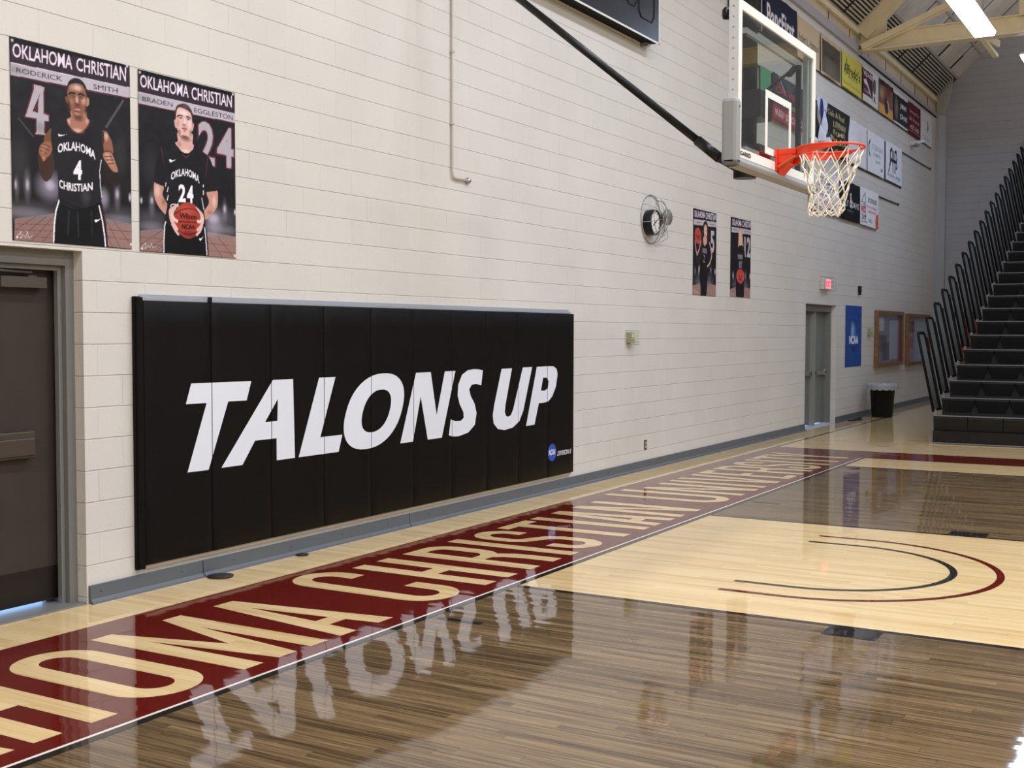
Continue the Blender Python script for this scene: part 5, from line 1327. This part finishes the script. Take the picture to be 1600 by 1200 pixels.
for k in range(NR):
    x = BX+.30+RD*k; z = .47+RH*k
    if RAIL is None:
        b = B(); Hh, Wd, Ln = 1.24, .50, .26
        P = lambda u, v: (u, .02+Ln*v/Hh, v)
        pts = [P(0, 0), P(0, Hh-.06), P(.02, Hh-.02), P(.06, Hh), P(Wd-.08, Hh), P(Wd-.02, Hh-.03), P(Wd, Hh-.09), P(Wd, .02)]
        tube(b, pts, .021, 8); q0, q1 = P(Wd-.03, .0), P(Wd-.03, Hh-.08); bar(b, q0, q1, .05, .075, (0, 1, -.2))
        RAIL = b
        me = bpy.data.meshes.new('side_rail'); bmesh.ops.recalc_face_normals(b, faces=b.faces); b.to_mesh(me); b.free(); me.materials.append(mat('dull_black_rail', (12, 12, 14), .6, spec=.15))
        b = B()
        for i in range(1, 9): tube(b, [P(i*Wd/10, .04), P(i*Wd/10, Hh-.02)], .006, 6)
        me2 = bpy.data.meshes.new('rail_bars'); b.to_mesh(me2); b.free(); me2.materials.append(mat('dull_rail_bars', (80, 82, 82), .6, spec=.2))
    o = bpy.data.objects.new('side_rail', me); C.objects.link(o); o.parent = E_; o.location = (x-BX, 0.03, z)
    o2 = bpy.data.objects.new('rail_bars', me2); C.objects.link(o2); o2.parent = o
    b = B(); bx(b, x-.015, x+.02, BY, BY+.04, z-.24, z+.02); obj('rail_socket', b, mat('worn_socket', (120, 118, 114), .5), E_)

# ------------------------------------------------------------------ roof truss
T_ = thing('roof_truss', 'tan painted steel roof truss springing from the wall above the yellow banner', 'roof truss', (23.7, -.1, 7.17))
TX_ = 23.7
b = B(); bx(b, TX_-.02, TX_+.02, -16, -.07, 7.2, 7.5); bx(b, TX_-.14, TX_+.14, -16, -.07, 7.18, 7.205); bx(b, TX_-.1, TX_+.1, -16, -.5, 7.5, 7.52); obj('bottom_chord', b, M_TAN, T_)
b = B(); bar(b, (TX_, -.07, slope(-.07)-.23), (TX_, -5, slope(-5)-.23), .16, .34, (0, .69, .72)); obj('top_chord', b, M_TAN, T_, .01)
b = B(); bx(b, TX_-.015, TX_+.015, -.55, -.07, 7.2, 7.75); obj('gusset_plate', b, M_TAN, T_)
b = B(); bar(b, (TX_-.17, -.12, 7.24), (TX_-.17, -3.6, 8.55), .09, .11); bar(b, (TX_-.115, -.12, 7.24), (TX_-.115, -3.6, 8.55), .02, .16); obj('diagonal', b, M_TAN, T_)
b = B(); bx(b, TX_-.05, TX_+.05, -3.05, -2.93, 7.5, 10.2); bx(b, TX_-.05, TX_+.05, -6.1, -6.0, 7.5, 12.3); obj('vertical_web', b, M_TAN, T_)
b = B(); bar(b, (23.72, -2.28, 7.2), (24.5, -2.42, 7.0), .09, .06); bar(b, (23.9, -2.3, 7.25), (24.3, -2.5, 7.18), .05, .12); obj('clamp_bracket', b, M_TAN, T_)

# bundle of conduits strapped along the eave, turning down into the corner pilaster
CB = thing('conduit_bundle', 'bundle of grey steel conduits along the eave, turning down in the far corner', 'conduits', (22.0, -.25, 7.8))
for i in range(8):
    y = -.075-.050*i; zz = slope(y)-.05
    b = B(); xe = 31.30; yt = -.022-.029*i
    tube(b, [(14.0, y, zz), (xe, y, zz), (xe+.09, y+(yt-y)*.1, zz-.05), (xe+.2+.008*i, yt+(y-yt)*.3, 7.42), (31.58, yt, 7.3), (31.58, yt, 7.19)], [.018, .018, .016, .013, .012, .012], 8)
    for k in range(12):
        xx = 15.0+1.487*k+.11*(i % 3)
        if xx < xe-.1: tube(b, [(xx, y, zz), (xx+.09, y, zz)], .0235, 8)
    obj('conduit', b, M_COND, CB)
for k in range(8):
    x = 17.95+1.487*k
    b = B(); bar(b, (x, -.05, slope(-.05)-.085), (x, -.46, slope(-.46)-.085), .035, .02, (0, .69, .72)); obj('strap', b, M_DARK, CB)

# ------------------------------------------------------------------ hanging fluorescent fixtures
def fixture(x0, x1, y, z, label):
    e = thing('ceiling_light', label, 'ceiling light', ((x0+x1)/2, y, z), 'hanging fluorescent lights over the baseline')
    w_ = .19
    b = B(); pr = [(-w_, .02), (-w_+.03, -.05), (w_-.03, -.05), (w_, .02)]
    A = [b.verts.new((x0, y+p, z+q)) for p, q in pr]; D = [b.verts.new((x1, y+p, z+q)) for p, q in pr]
    b.faces.new(A); b.faces.new(D[::-1])
    for i in range(4): b.faces.new((A[i], A[(i+1) % 4], D[(i+1) % 4], D[i]))
    obj('lens', b, M_LENS, e)
    b = B(); bx(b, x0-.01, x1+.01, y-w_, y+w_, z+.022, z+.06); bx(b, x0+.1, x1-.1, y-.07, y+.07, z+.06, z+.11); obj('housing', b, mat('fixture_housing', (206, 190, 176), .4), e, .006)
    b = B()
    for x in (x0+.25, x1-.25):
        tube(b, [(x, y-.1, z+.06), (x, y, z+.4), (x, y+.1, z+.06)], .004, 6); tube(b, [(x, y, z+.4), (x, y, slope(y))], .004, 6)
    obj('hanging_wires', b, M_STEEL, e)
fixture(19.3, 22.5, -2.52, 6.98, 'hanging fluorescent light in front of the truss, larger and nearer')
fixture(24.6, 27.8, -3.02, 6.98, 'hanging fluorescent light beyond the truss, cut by the right frame edge')
